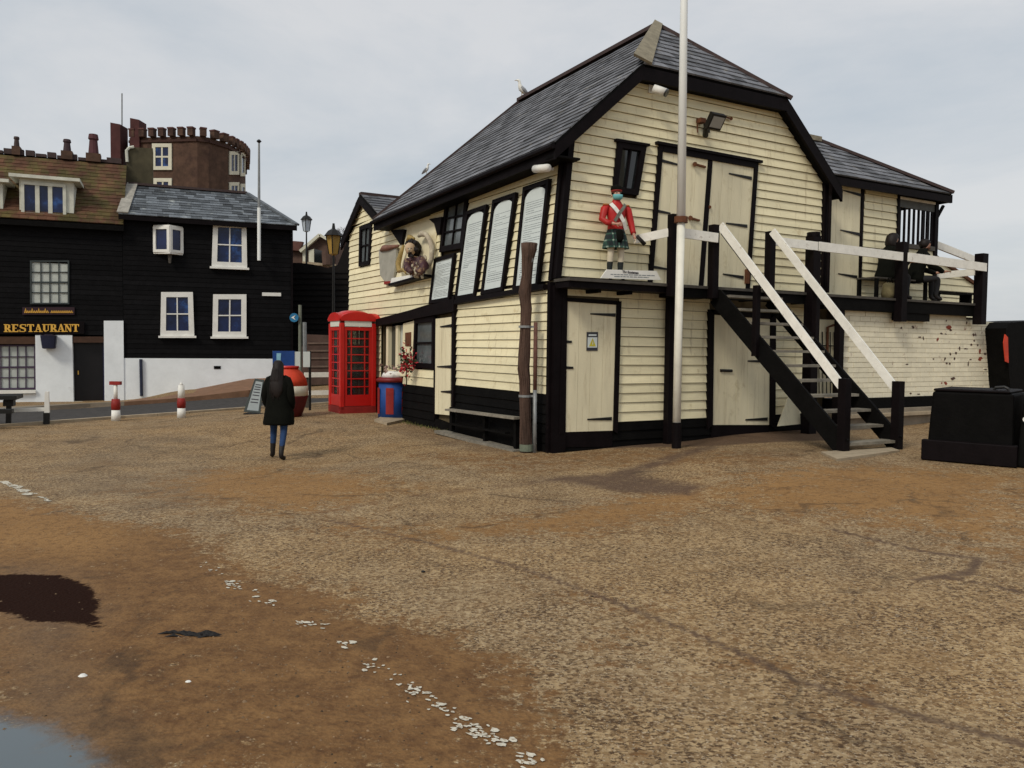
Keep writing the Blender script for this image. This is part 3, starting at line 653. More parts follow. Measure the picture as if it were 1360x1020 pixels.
MB().pq(LP, [bil(inn, .6, 0), bil(inn, 1, 0), bil(inn, 1, 1), bil(inn, .6, 1)], -.09, -.085).build('pane', glass_curtain, wn_)
MB().pq(LP, [(uA, .0), (LP.uv(512, 500)[0], .0), (LP.uv(512, 500)[0], vA + .15), (uA, vA + .15)], -.12, -.02).build('stall_riser', black, boat)
MB().pq(LP, [(LP.uv(600, 540)[0] - .05, -.2), (uB, -.2), (uB, .2), (LP.uv(600, 540)[0] - .05, .14)], -.05, .02).build('threshold', black, boat)
MB().pq(LP, [(9.33, -.2), (9.38, -.2), (9.38, 2.6), (9.33, 2.6)], -.6, .0).build('corner_board', black_trim, boat)

# --- roof
def FPt(u, v, d): return FP.P(u, v, d)
eL0, eL1 = FPt(-.13, 4.62, .22), FPt(-.2, 4.40, -7.05); RA, RB = FPt(3.12, 7.47, -1.35), FPt(3.12, 7.36, -6.25)
eR0, eR1 = FPt(6.3, 4.66, .22), FPt(6.3, 4.5, -7.05); hL, hR = FPt(1.49, 6.05, .22), FPt(4.74, 6.07, .22)
o_, u_, w_, n_, Ln, Hh, tx = roof_frame(eL0, eL1, RA)
hw = (hL - eL0) @ w_; hx = (hL - eL0) @ u_
slates(o_, u_, w_, n_, Hh, pw((0, 0), (hw, hx), (Hh, tx)), pw((0, Ln), (Hh, (RB - eL0) @ u_)), slate, boat, .19, .27)
o2, u2, w2, n2, L2, H2, t2 = roof_frame(hL, hR, RA)
slates(o2, u2, w2, n2, H2, pw((0, 0), (H2, t2)), pw((0, L2), (H2, t2)), slate, boat, .19, .27)
und = -.06
for pts in ([eL0, eL1, RB, RA, hL], [hL, hR, RA], [eR0, hR, RA, RB, eR1], [eL1, eR1, RB]):
    nn = np.cross(pts[1] - pts[0], pts[2] - pts[0]); nn = unit(nn if nn[2] > 0 else -nn); MB().prism(pts, -nn * .05).build('roof_deck', black, boat)
mb = MB(); mb.beam(RA + Z * .03, RB + Z * .03, .2, .07).build('ridge', ridge_red, boat)
RA_, hL_ = RA + Z * .05, hL + Z * .05
_hx = unit(np.cross(hL_ - RA_, nF + Z)); MB().prism([RA_ - _hx * .07, RA_ + _hx * .09, hL_ + _hx * .17, hL_ - _hx * .15], (nF + Z - dF * .6) * .03).build('hip_capping', lead, boat)
MB().beam(RA_ - Z * .02, hR + Z * .03 + unit(hR - RA) * .1, .09, .06).build('hip_capping', ridge_red, boat)
MB().beam(RB + Z * .03, eL1 + Z * .04, .16, .06).build('hip_capping', ridge_red, boat)
# bargeboards, fascias and soffits
def board3(a, b, drop, out, name='bargeboard', m=black_trim): return MB().prism([a - Z * .04, b - Z * .04, b - Z * drop, a - Z * drop], out).build(name, m, boat)
board3(eL0 + nF * .005, hL + nF * .005, .24, -nF * .05); board3(hL + nF * .005, hR + nF * .005, .24, -nF * .05, 'fascia'); board3(hR + nF * .005, eR0 + nF * .005, .26, -nF * .05)
board3(eL0 + dF * .012 - nF * .02, eL1 + dF * .012, .22, dF * .03, 'fascia')
MB().tube([eL0 - Z * .05 - dF * .04, eL1 - Z * .05 - dF * .04], .045, 7).build('gutter', black_trim, boat)
MB().prism([eL0 - Z * .2 + dF * .05, eL1 - Z * .2 + dF * .05, eL1 - Z * .2 + dF * .45, eL0 - Z * .2 + dF * .45], Z * .03).build('soffit', black, boat)
MB().prism([hL - Z * .22, hR - Z * .22, hR - Z * .22 - nF * .3, hL - Z * .22 - nF * .3], Z * .03).build('soffit', black, boat)
for a, b in ((eL0, hL), (hR, eR0)): MB().prism([a - Z * .2, b - Z * .2, b - Z * .2 - nF * .26, a - Z * .2 - nF * .26], Z * .03).build('soffit', black, boat)
# side gable
nU = LU.n; G0 = LU.P(8.87, 2.62, .14); ER = LU.P(7.35, 1.86, .14); EL = LU.P(10.02, 1.62, .14)
for a, b, ln in ((ER, G0, 1), (EL, G0, 0)):
    back = dF * 2.2
    nn = unit(np.cross(b - a, back)); nn = nn if nn[2] > 0 else -nn
    MB().prism([a, b, b + back, a + back], nn * .05).build('roof_deck', black, boat)
    L_ = np.linalg.norm(b - a); uu = dF; ww = unit(b - a)
    slates(a + nn * .05, uu, ww, nn, L_, lambda w: 0, lambda w: 2.2, slate, boat, .2, .27)
    MB().prism([a + nU * .01, b + nU * .01, b + nU * .01 - Z * .2, a + nU * .01 - Z * .2], -nU * .04).build('bargeboard', black_trim, boat)
MB().beam(G0 + Z * .06, G0 + Z * .06 + dF * 1.6, .16, .07).build('ridge', ridge_red, boat)

# --- notice boards on the side wall
def notice_board(px, label, arch, rows, group=None, dark=False):
    q = LU.q(*px); base = LU.P(*bil(q, .5, 0), .04); t = thing('notice_board', base, label, 'notice board', group)
    MB().pq(LU, q, .035, .06).build('backing_board', black_trim, t)
    mb = MB(); inn = frame_mb(mb, LU, q, .07, .06, .095); mb.build('frame', black_trim, t)
    if arch:
        pts = [bil(inn, 0, 0), bil(inn, 1, 0)] + [bil(inn, .5 + .5 * math.cos(a), .90 + .1 * math.sin(a)) for a in np.linspace(0, math.pi, 11)]
        MB().pq(LU, pts, .061, .068).build('panel', notice, t)
    else: MB().pq(LU, inn, .061, .068).build('panel', notice, t)
    mb = MB(); y = .86 if arch else .93; dy = .8 / rows
    while y > .05:
        x0 = random.uniform(.08, .13); thick = .28 if random.random() < .12 else .16
        while x0 < .88:
            x1 = min(.91, x0 + random.uniform(.05, .2)); mb.pq(LU, [bil(inn, x0, y), bil(inn, x1, y), bil(inn, x1, y + dy * thick * 1.3), bil(inn, x0, y + dy * thick * 1.3)], .0682, .0695); x0 = x1 + .018
            if random.random() < .1: break
        y -= dy * (1.6 if random.random() < .1 else 1)
    mb.build('printed_lines', ink_dark if dark else ink, t, kind='stuff'); return t
nb_g = 'arched notice boards on the side wall'
notice_board([(574.7, 404.5), (601.7, 400), (609, 336.7), (582, 344.5)], 'small black-framed notice board under the loft window, left of the tall ones', False, 22, dark=True)
notice_board([(609, 399.5), (636, 395), (652, 272.5), (624.7, 281.8)], 'leftmost and smallest of the three tall arched white notice boards', True, 34, nb_g)
notice_board([(644, 392.5), (673, 387), (691, 256.5), (660, 267)], 'middle one of the three tall arched white notice boards', True, 34, nb_g)
notice_board([(686.5, 387), (720, 383), (735.5, 238.5), (700.8, 250)], 'tall arched white notice board nearest the corner, behind the oak post top', True, 34, nb_g)
a, b = LU.uv(608, 400.5, d=.06), LU.uv(727, 379.5, d=.06)
MB().pq(LU, [(a[0], a[1] - .06), (b[0], b[1] - .06), (b[0], b[1] + .02), (a[0], a[1] + .02)], .03, .14).build('sign_shelf', black_trim, boat)
# --- figurehead and carved shield on the side wall
pn = LU.q((528, 380), (577, 370), (583, 292), (537, 303))
MB().pq(LU, pn, .02, .04).build('plain_panel', cream_door, boat)
for px in ([(537, 304.5), (519, 305.5), (524, 313), (532, 325), (533.5, 324)], [(587, 288), (570, 291), (577, 297), (581, 312), (584, 311)]):
    MB().pq(LU, [LU.uv(*p, d=.1) for p in px], .04, .11).build('bracket', black_trim, boat)
def wl(x, y, d): return LU.P(*LU.uv(x, y, d=d), d)
fg = thing('ship_figurehead', wl(552, 375, .2), "carved ship's figurehead of a black-haired bearded man mounted on the side wall", 'figurehead')
U_ = LU.u; 
mb = MB(); c = wl(551, 352, .22)
mb.loft([(wl(552, 369, .14), .07, .05), (wl(552, 364, .16), .14, .08), (wl(554, 356, .17), .19, .10, .8), (wl(553, 349, .17), .25, .11, .8), (wl(551, 344.5, .17), .21, .09), (wl(548, 340, .18), .08, .08)], 14, U_, LU.n); mb.tube([wl(559, 346, .26), wl(564, 354, .34), wl(560, 360, .4), wl(554, 359, .42)], [.10, .09, .07, .05], 9); mb.tube([wl(542, 347, .26), wl(541, 356, .32), wl(546, 361, .4)], [.09, .08, .05], 9); mb.build('torso', mat('painted_jacket', (.06, .022, .028), .6, .5, 8, col2=(.34, .22, .12), f2=.5, s2=7), fg, True)
for x_ in (542.2, 546.2): MB().loft([(wl(x_, 330.5, .375), .014, .01), (wl(x_, 329.3, .375), .014, .01)], 7, U_, LU.n).build('eye', ink_dark, fg)
MB().tube([wl(544, 330, .37), wl(543.6, 333, .40)], [.012, .022], 7).build('nose', bpy.data.materials['gilded_leaf'] if 'gilded_leaf' in bpy.data.materials else print_, fg, True)
curl = MB(); rk = random.Random(4)
for k in range(30):
    a_k = rk.uniform(-.5, 3.9); cx_, cy_ = 547 + math.cos(a_k) * rk.uniform(5, 8), 329 - math.sin(a_k) * rk.uniform(7, 10); c = wl(cx_, cy_, rk.uniform(.14, .26)); r_c = rk.uniform(.025, .05)
    curl.loft([(c - Z * r_c, r_c * .4, r_c * .4), (c, r_c, r_c), (c + Z * r_c, r_c * .4, r_c * .4)], 6, U_, LU.n)
for k in range(10):
    c = wl(rk.uniform(542.5, 548), rk.uniform(335.5, 340.5), .33); r_c = rk.uniform(.02, .04); curl.loft([(c - Z * r_c, r_c * .4, r_c * .4), (c, r_c, r_c), (c + Z * r_c, r_c * .4, r_c * .4)], 6, U_, LU.n)
curl.build('hair_curls', hair, fg, True, kind='stuff')
orn = [MB(), MB()]
for k in range(34):
    c = wl(rk.uniform(545, 566), rk.uniform(345, 368), rk.uniform(.2, .3)); r_c = rk.uniform(.02, .055); orn[k % 2].loft([(c - Z * r_c, r_c * .5, r_c * .5), (c, r_c, r_c * .8), (c + Z * r_c, r_c * .4, r_c * .4)], 6, U_, LU.n)
orn[0].build('carved_folds', bpy.data.materials['painted_jacket'], fg, True, kind='stuff'); orn[1].build('gilt_ornament', print_, fg, True, kind='stuff')
MB().loft([(wl(541, 364, .14), .06, .04), (wl(541, 357, .16), .13, .06), (wl(542, 349, .16), .13, .06), (wl(543, 343, .16), .07, .05)], 12, U_, LU.n).build('shirt_front', white, fg, True)
mb = MB(); hc = [(wl(545.5, 338.5, .25), .04, .05), (wl(545, 336, .26), .08, .09), (wl(545, 331, .27), .10, .11), (wl(545.5, 326, .26), .10, .11), (wl(546, 323, .25), .06, .07)]
mb.loft(hc, 12, U_, LU.n); mb.build('head', mat('painted_flesh', (.55, .4, .26), .6, .2, 9), fg, True)
mb = MB(); mb.loft([(wl(552, 340, .12), .06, .07), (wl(552, 331, .14), .13, .11), (wl(551, 325, .15), .16, .12), (wl(548.5, 320.5, .18), .14, .11), (wl(547, 318.5, .2), .05, .05)], 12, U_, LU.n); mb.loft([(wl(544.5, 339.5, .31), .03, .03), (wl(544.5, 337.5, .34), .05, .04), (wl(544.5, 335, .345), .055, .03)], 8, U_, LU.n); mb.build('hair', hair, fg, True)
mb = MB(); mb.tube([wl(*p, .16) for p in [(556, 314), (560, 310.5), (566, 311.5), (571, 319), (574, 330), (573, 344), (570, 350), (567, 356)]], [.03, .06, .05, .05, .055, .05, .06, .03], 8); mb.tube([wl(*p, .2) for p in [(556, 350), (560, 346), (564, 342), (566, 345)]], [.07, .06, .05, .02], 7); mb.build('scrollwork', print_, fg, True)
mb = MB(); mb.tube([wl(*p, .16) for p in [(536, 326), (532, 338), (529, 350), (530, 360), (536, 358), (541, 362)]], [.03, .05, .06, .05, .04, .05], 7); mb.tube([wl(*p, .18) for p in [(541, 322), (544, 315), (550, 317)]], [.04, .06, .03], 7); mb.build('scrollwork', mat('gilded_leaf', (.35, .25, .09), .6, .3, 9), fg, True)
MB().pq(LU, LU.q((527, 379), (569, 368.5), (569, 364), (529, 371)), .04, .16).build('plinth', white, fg)
MB().pq(LU, LU.q((527, 381.5), (576.5, 369), (576, 365.5), (527, 378.5)), .03, .2).build('shelf', black_trim, fg)
sh = thing('carved_shield', wl(516, 377, .1), 'pale grey carved shield with a curled red top, left of the figurehead', 'shield')
MB().pq(LU, [LU.uv(*p, d=.04) for p in [(513, 374), (524, 373.5), (527, 352), (529, 328), (517, 329), (505, 332), (506, 350), (507, 366)]], .03, .08).build('panel', mat('grey_shield_paint', (.34, .33, .28), .7, .2, 5), sh)
mb = MB(); mb.tube([wl(*p, .1) for p in [(505, 333), (510, 329.5), (517, 329), (523, 327.5), (529, 326.5)]], [.02, .07, .06, .04, .03], 8).build('curled_rim', mat('shield_rim', (.22, .11, .08), .7, .3, 5), sh, True)
MB().pq(LU, [LU.uv(*p, d=.08) for p in [(511, 378), (520, 375), (524, 373), (511, 374)]], .03, .1).build('foot_scroll', red_dull, sh)

# --- small things on the front wall
cc = thing('security_camera', FP.at(866, 121), 'white bullet security camera on the front gable, above the narrow window', 'security camera')
a = FP.at(864, 118, .02); MB().box(a, (.05, .02, .07), (dF, nF, Z)).build('mount', white, cc)
MB().tube([FP.at(866, 119, .06), FP.at(872, 119, .2)], .02, 6).build('arm', white, cc)
MB().tube([FP.at(868, 117.5, .2), FP.at(884, 123, .34)], .065, 10).build('body', white, cc, True); MB().tube([FP.at(884, 123, .341), FP.at(886, 124, .36)], .066, 10).build('lens', glass, cc)
cc = thing('security_camera', FPt(-.1, 4.4, .1), 'white bullet security camera tucked under the eave at the corner', 'security camera')
MB().tube([FPt(-.14, 4.28, .05), FPt(-.12, 4.34, -.35)], .06, 10).build('body', white, cc, True); MB().beam(FPt(-.08, 4.3, -.2), FPt(.12, 4.34, -.2), .04, .04).build('arm', white, cc)
fl_ = thing('floodlight', FP.at(937, 178), 'black metal floodlight on a bracket high on the front gable', 'floodlight')
MB().tube([FP.at(937, 180, .05), FP.at(938, 170, .2), FP.at(941, 166, .28)], [.05, .045, .04], 7).build('bracket', iron, fl_)
MB().beam(FP.at(938, 176, .02), FP.at(938, 160, .02), .12, .05, nF).build('mounting_plate', iron, fl_)
ax = (unit(dF), unit(nF + Z * -.7), unit(Z + nF * .7)); cL = FP.at(950, 161, .36)
MB().box(cL, (.15, .05, .13), ax).build('housing', iron, fl_, bevel=.01); MB().box(cL + ax[1] * .052, (.12, .004, .09), ax).build('lamp_glass', mat('lamp_glass', (.35, .35, .33), .2, .1), fl_)
bl = thing('iron_bracket', FP.at(926, 176), 'small rusty iron bracket left of the floodlight', 'bracket')
MB().pbox(FP, *sorted((FP.uv(923, 160)[0], FP.uv(930, 160)[0])), FP.uv(926, 165)[1], FP.uv(926, 159)[1], .03, .14).tube([FP.at(926, 165, .05), FP.at(926.5, 176, .05)], .012, 6).build('iron_bracket_plate', rust, bl)
MB().tube([FP.at(962, 155, .06), FP.at(972, 157.5, .06)], .014, 6).tube([FP.at(971, 157.5, .04), FP.at(971, 157.5, .1)], .03, 8).build('cable_hook', rust, boat)
wsn = thing('warning_sign', FP.at(784, 465, .05), 'small black and yellow danger sign on the ground-floor door near the corner', 'sign')
wq_ = FP.q((776.4, 465.8), (791, 465.8), (791.6, 441), (776.8, 441)); MB().pq(FP, wq_, .048, .055).build('plate', ink_dark, wsn)
MB().pq(FP, [bil(wq_, .07, .17), bil(wq_, .93, .17), bil(wq_, .93, .72), bil(wq_, .07, .72)], .056, .058).build('panel', notice, wsn)
MB().pq(FP, [bil(wq_, .2, .24), bil(wq_, .8, .24), bil(wq_, .5, .68)], .059, .061).build('triangle', mat('sign_yellow', (.55, .48, .03), .5), wsn)
MB().pq(FP, [bil(wq_, .15, .79), bil(wq_, .85, .79), bil(wq_, .85, .88), bil(wq_, .15, .88)], .056, .0575).pq(FP, [bil(wq_, .47, .33), bil(wq_, .55, .33), bil(wq_, .52, .56)], .062, .063).build('print', [notice], wsn)
# ================================================================ DECK, STAIRS, ANNEXE
DE = .45                                                   # deck edge in front of the wall
UE = 10.5
deck = thing('timber_balcony', FPt(5, 0, .4), 'dark timber balcony running along the loft doors with white rails and black posts', 'balcony')
uA_, uB_ = 2.84, 4.15
x = .0; k = 0
MB().pbox(FP, -.02, UE + .05, ZD - .045, ZD + .0, .06, DE + .03).build('deck_board', deck_wood, deck)
for i in range(1, 9):
    MB().pbox(FP, 6.1, UE + .05, ZD - .045, ZD + random.uniform(-.002, .003), .06 - i * .22, .06 - i * .22 + .212).build('deck_board', deck_wood, deck)
MB().pbox(FP, .0, 2.0, ZD - .14, ZD - .048, .08, DE - .02).build('edge_beam', black_trim, deck)
MB().pbox(FP, 2.0, uA_ - .08, ZD - .2, ZD - .048, .1, DE).build('edge_beam', black, deck)
MB().pbox(FP, uA_ - .08, 5.6, ZD - .2, ZD - .048, DE - .1, DE).build('edge_beam', black, deck)
MB().pbox(FP, 5.6, UE, ZD - .27, ZD - .048, DE - .1, DE).build('edge_beam', black, deck)
MB().pbox(FP, 7.75, 8.8, ZD - .42, ZD - .275, DE - .14, DE - .02).build('bracket_block', black, deck)
for u in (.6, 1.2, 3.3, 3.9, 4.6, 5.2, 6.4, 7.2, 8.8, 9.6): MB().pbox(FP, u, u + .06, ZD - .19, ZD - .05, -.0 if u < 6 else -1.6, DE - .11).build('joist', black, deck)
def post(u, d, z0, z1, s, par=deck, name='post', m=black_trim):
    return MB().pbox(FP, u - s / 2, u + s / 2, z0, z1, d - s / 2, d + s / 2).build(name, m, par, bevel=.006)
pu = [FP.uv(893, 330, d=DE + .06)[0], FP.uv(947, 340, d=DE + .06)[0], FP.uv(1022, 345, d=DE + .06)[0], FP.uv(1079, 350, d=DE + .06)[0], FP.uv(1197, 350, d=DE + .06)[0], FP.uv(1302, 370, d=DE + .06)[0]]
for u, s, z0, z1 in zip(pu, (.13, .13, .13, .19, .17, .19), (ZD - .2, ZD - .2, ZD - .2, -.05, ZD - .45, 2.2), (3.72, 3.63, 3.63, 3.64, 3.72, 3.68)): post(u, DE + .07, z0, z1, s)
post(FP.uv(888, 480, d=.12)[0], .14, -.1, ZD - .2, .12)
post(FP.uv(1114, 460, d=.35)[0], .35, 0, ZD - .2, .13)
MB().tube([FPt(pu[3], 3.64, DE + .07), FPt(pu[3], 3.70, DE + .07)], .115, 10).build('post_cap', black_trim, deck)
def rail(pa, pb, ht, th=.035, par=deck, name='rail', m=rail_white): return MB().beam(pa, pb, th, ht).build(name, m, par)
RD = DE + .155
rail(FPt(pu[0] + .06, 3.43, DE + .155), FPt(pu[1] - .0, 3.41, DE + .155), .15)
rail(FPt(pu[0] - .05, 3.44, DE + .02), FPt(FP.uv(841, 316, d=.12)[0], 3.33, .12), .13)
rail(FPt(pu[2] + .07, 3.47, RD - .06), FPt(pu[3] - .0, 3.45, RD), .15)
rail(FPt(pu[3] + .02, 3.45, RD + .01), FPt(pu[4] - .0, 3.43, RD - .02), .16)
rail(FPt(pu[4] + .05, 3.43, RD + .01), FPt(pu[5] + .03, 3.39, RD + .0), .17)
rail(FPt(pu[5] - .1, 3.30, DE), FPt(pu[5] - .1, 3.24, DE - 2.6), .14)
# stairs
st = thing('outdoor_staircase', FPt(3.7, .1, 1.8), 'open black timber staircase with sloping white handrails going up to the balcony', 'staircase')
bA, bB = gp(1121, 602), gp(1192, 597)
tA, tB = FPt(uA_ + .03, ZD, DE + .05), FPt(uB_ + .0, ZD, DE + .05)
for bpnt, tpnt, nm in ((bA, tA, 0), (bB, tB, 1)):
    dn = unit(bpnt - tpnt)
    MB().beam(tpnt - Z * .16 - dn * .0, bpnt + Z * .06 - dn * .05, .05, .28).build('stringer', black, st)
nst = 11
for i in range(nst):
    s = (i + .75) / (nst + .3); pa, pb = tA + (bA - tA) * s, tB + (bB - tB) * s; sd = unit(pb - pa)
    MB().beam(pa + sd * .03, pb - sd * .03, .24, .04).build('tread', tread_wood, st)
axs = (unit(dF), unit(nF), Z)
for p, hgt in ((bA, 1.07), (bB, 1.02)):
    MB().box(p + Z * (hgt / 2 - .04) - nF * .02, (.065, .065, hgt / 2 + .04), axs).build('newel_post', black_trim, st, bevel=.006)
def lp(a, b, t): return a + (b - a) * t
# mid posts between stringer and handrail
for a, b, off in ((tA, bA, -.06), (tB, bB, .06)):
    p = lp(a, b, .36) + axs[0] * off; MB().box(p + Z * .32, (.045, .045, .55), axs).build('baluster_post', black_trim, st, bevel=.005)
HA0, HA1 = FPt(pu[1] + .07, 3.62, DE + .14), bA + Z * .90 + nF * -.02; HB0, HB1 = FPt(pu[2] - .05, 3.62, DE + .15), bB + Z * .84
for a, b in ((HA0, HA1), (HB0, HB1)):
    b = b - unit(b - a) * .05
    MB().beam(a, b, .035, .125).build('handrail', rail_white, st)
    MB().beam(a + nF * -.05 + Z * -.02, b + nF * -.05 - Z * .02, .04, .15).build('handrail_backing', black_trim, st) if 0 else None
MB().beam(tA + Z * .32 - dF * .06, bA + Z * .34 - dF * .02, .05, .09).build('lower_rail', black_trim, st) if 0 else None
MB().beam(HA0 + dF * .06 - Z * .1, HA1 + dF * .06 - Z * .09, .04, .09).build('lower_rail', black_trim, st)
MB().prism([gp(1090, 603), gp(1112, 613), gp(1195, 601), gp(1180, 596)], Z * .035).build('concrete_slab', kerbm, label='pale concrete slab under the foot of the staircase', cat='slab')
# sheet leaning under the stairs
ls = MB(); q = [FP.at(1032, 566, .35), FP.at(1062, 563, .35), FP.at(1060, 525, .2), FP.at(1048, 522, .2)]; ls.prism(q, nF * .02).build('leaning_board', cream_door, label='small cream board leaning on the wall beneath the staircase', cat='board')

# annexe right of the boathouse
SD = -.3
an = thing('boathouse_annexe', FPt(8, ZD, SD - 1), 'small cream weatherboarded annexe with a slate hipped roof above the balcony', 'annexe')
SP = Plane(FPt(0, 0, SD), dF)
ad = SP.q((1095, 386), (1138, 390), (1146.5, 250), (1100, 240)); u0 = SP.uv(1093, 300)[0]; u1 = SP.uv(1190, 320)[0]; u2 = SP.uv(1241, 320)[0]; zt = SP.uv(1170, 250)[1]
MB().pbox(SP, u0 - .4, u1, ZD - .5, zt, -.2, -.06).build('wall_core', gap, an)
MB().pbox(SP, u1, u2, ZD - .5, SP.uv(1215, 331)[1] - .02, -.2, -.06).build('wall_core', gap, an)
vs_ = SP.uv(1215, 331)[1]
boards(SP, ZD, zt, .148, lambda v: u0, lambda v: u1 - .03, [[(u0 - .3, ZD - .2), (ad[1][0] + .05, ZD - .2), (ad[2][0] + .05, ad[2][1] + .1), (u0 - .3, ad[2][1] + .1)]], cream, an)
boards(SP, ZD, vs_, .148, lambda v: u1 + .03, lambda v: u2 - .03, [], cream, an)
MB().pbox(SP, ad[1][0] + .0, ad[1][0] + .07, ZD, zt, -.03, .05).build('door_post', black_trim, an)
g = plank_door(SP, [(ad[0][0] + .0, ZD + .03), (ad[1][0] - .01, ZD + .03), (ad[1][0] - .01, ad[2][1]), (ad[0][0] + .0, ad[3][1])], 4, .03, an, cream_door)
for a, b in [((1146, 260), (1120, 253)), ((1142, 311.5), (1116, 305.5)), ((1138, 368), (1113, 363.5))]: strap(SP, a, b, .06, .02, .032, g)
MB().beam(SP.at(1093, 272, .05), SP.at(1104, 272, .06), .03, .03).tube([SP.at(1101, 267, .06), SP.at(1101, 276, .06)], .02, 6).build('latch', iron, g)
MB().pbox(SP, u1 - .03, u1 + .03, ZD, zt, -.05, .05).build('corner_board', black_trim, an)
MB().pbox(SP, u2 - .06, u2 + .05, ZD, zt, -.07, .05).build('porch_post', black_trim, an)
MB().pbox(SP, u1 + .03, u2 - .06, vs_, vs_ + .09, -.06, .06).build('sill', deck_wood, an)
vb = SP.uv(1215, 278)[1]
MB().pbox(SP, u1 + .03, u2 - .06, vb - .0, zt - .16, -.03, .02).build('valance', mat('grey_boarding', (.10, .105, .10), .7, .3, 6), an)
MB().pbox(SP, u1 + .03, u2 - .06, zt - .16, zt - .11, -.02, .04).build('trim_strip', rail_white, an)
for i in range(8):
    u = u1 + .1 + (u2 - u1 - .2) * i / 7.; wd = .022 if i < 5 else .045
    MB().pbox(SP, u - wd, u + wd, vs_ + .09, vb, -.02, .015).build('slat', black_trim, an)
# roof
ez = zt + .02; P0, P1 = SP.P(u0 - .5, ez, .25), SP.P(u2 + .2, ez + .02, .25); pk = SP.P(u0 + .12, ez + 1.02, -1.05)
pk = SP.at(1086, 188, -1.15)
pkL = pk - dF * 1.5
o3, u3, w3, n3, L3, H3, t3 = roof_frame(P0, P1, pk)
slates(o3, u3, w3, n3, H3, lambda w: 0, pw((0, L3), (H3, t3)), slate, an, .19, .27)
MB().prism([P0, P1, pk, pkL], -n3 * .05).build('roof_deck', black, an)
bk = SP.P(u2 + .2, ez, -2.6)
MB().prism([P1, bk, pk], -Z * .05).build('roof_deck', black, an)
MB().beam(pk + Z * .03, P1 + Z * .05, .13, .06).build('hip_capping', ridge_red, an); MB().beam(pk + Z * .03, pkL + Z * .03, .22, .1).build('ridge', lead, an)
MB().prism([P0 - Z * .03, P1 - Z * .03, P1 - Z * .17, P0 - Z * .17], -nF * .05).build('fascia', black_trim, an)
MB().prism([P1 - Z * .03, bk - Z * .03, bk - Z * .16, P1 - Z * .16], -dF * .05).build('fascia', black_trim, an)
MB().beam(P1 + Z * -.2 - nF * .2, SP.P(u2, zt - .5, 0), .05, .05).build('brace', black_trim, an)
# low boarded stair enclosure beyond the annexe
en = thing('stair_enclosure', FPt(10.2, ZD, SD - .8), 'low cream boarded stair enclosure with a sloping top at the far end of the balcony', 'enclosure')
EP = Plane(FPt(0, 0, SD - .55), dF)
e0 = EP.uv(1236, 390)[0]; sl_ = [EP.uv(1262, 357), EP.uv(1296, 380)]
m_s = (sl_[1][1] - sl_[0][1]) / (sl_[1][0] - sl_[0][0]); ue = EP.uv(1300, 390)[0]; topz = EP.uv(1240, 342)[1]
rf = lambda v: min(ue, sl_[0][0] + (v - sl_[0][1]) / m_s)
boards(EP, ZD - .2, topz, .148, lambda v: e0 - .3, rf, [], cream, en)
MB().pq(EP, [(e0 - .3, ZD - .3), (ue, ZD - .3), (ue, sl_[1][1]), (rf(topz), topz), (e0 - .3, topz)], -.12, -.05).build('wall_core', gap, en)
MB().beam(EP.P(rf(topz), topz + .02, 0), EP.P(sl_[1][0] + .05, sl_[1][1], 0), .14, .07).build('sloping_cap', rust, en)
MB().beam(EP.at(1236, 322, .0), EP.at(1297, 346, .0), .05, .16).build('handrail', rail_white, en)
bn = thing('bench', FPt(9.6, ZD, -.15), 'small low black bench at the right end of the balcony', 'bench')
bu0, bu1 = FP.uv(1242, 385, d=-.2)[0], FP.uv(1287, 390, d=-.2)[0]
MB().pbox(FP, bu0, bu1, ZD + .24, ZD + .28, -.4, -.1).build('seat', black, bn)
for u in (bu0 + .04, bu1 - .04): MB().pbox(FP, u - .025, u + .025, ZD, ZD + .24, -.38, -.12).build('leg', black, bn)

# white brick wall under the deck
wl_ = thing('painted_brick_wall', FPt(9, .5, .3), 'white painted brick wall below the balcony with flaking red patches', 'wall')
WP = Plane(FPt(0, 0, .3), dF)
wb = WP.uv(1200, 527)[1]; wu0 = WP.uv(1120, 470)[0]; wu1 = WP.uv(1342, 500)[0]; wt1 = WP.uv(1335, 428)[1]; wt0 = ZD - .22
MB().pq(WP, [(wu0, wb), (wu1 + .02, wb), (WP.uv(1336, 430)[0], wt1 - .03), (10.3, wt1 + .02), (10.3, wt0), (wu0, wt0)], -.22, -.006).build('mortar', mortar_white, wl_)
bh, bw = .098, .30; proto = None; nb = 0
MBp = MB().box((0, 0, 0), (bw / 2 - .005, .008, bh / 2 - .005), (unit(dF), unit(nF), Z)); rows = int((wt0 - wb) / bh)
for r in range(rows):
    z = wb + (r + .5) * bh; top = r == rows - 1
    u = wu0 + bw / 2 - (bw / 2 if r % 2 else 0) + .0
    umax = wu1 - (z - wb) / (wt1 - wb) * (wu1 - WP.uv(1336, 430)[0]) if z < wt1 else 10.3
    while u + bw / 2 < umax + .1:
        if nb >= 298: break
        if u - bw / 2 > wu0 - .01:
            if proto is None: proto = MBp.build('brick', brick_white, wl_); b_ = proto
            else: b_ = proto.copy(); COL.objects.link(b_)
            b_.parent = wl_; b_.location = WP.P(u, z, random.uniform(-.003, .003)) - np.array(wl_.location[:]); nb += 1
        u += bw
fk = MB(); r_k = random.Random(5)
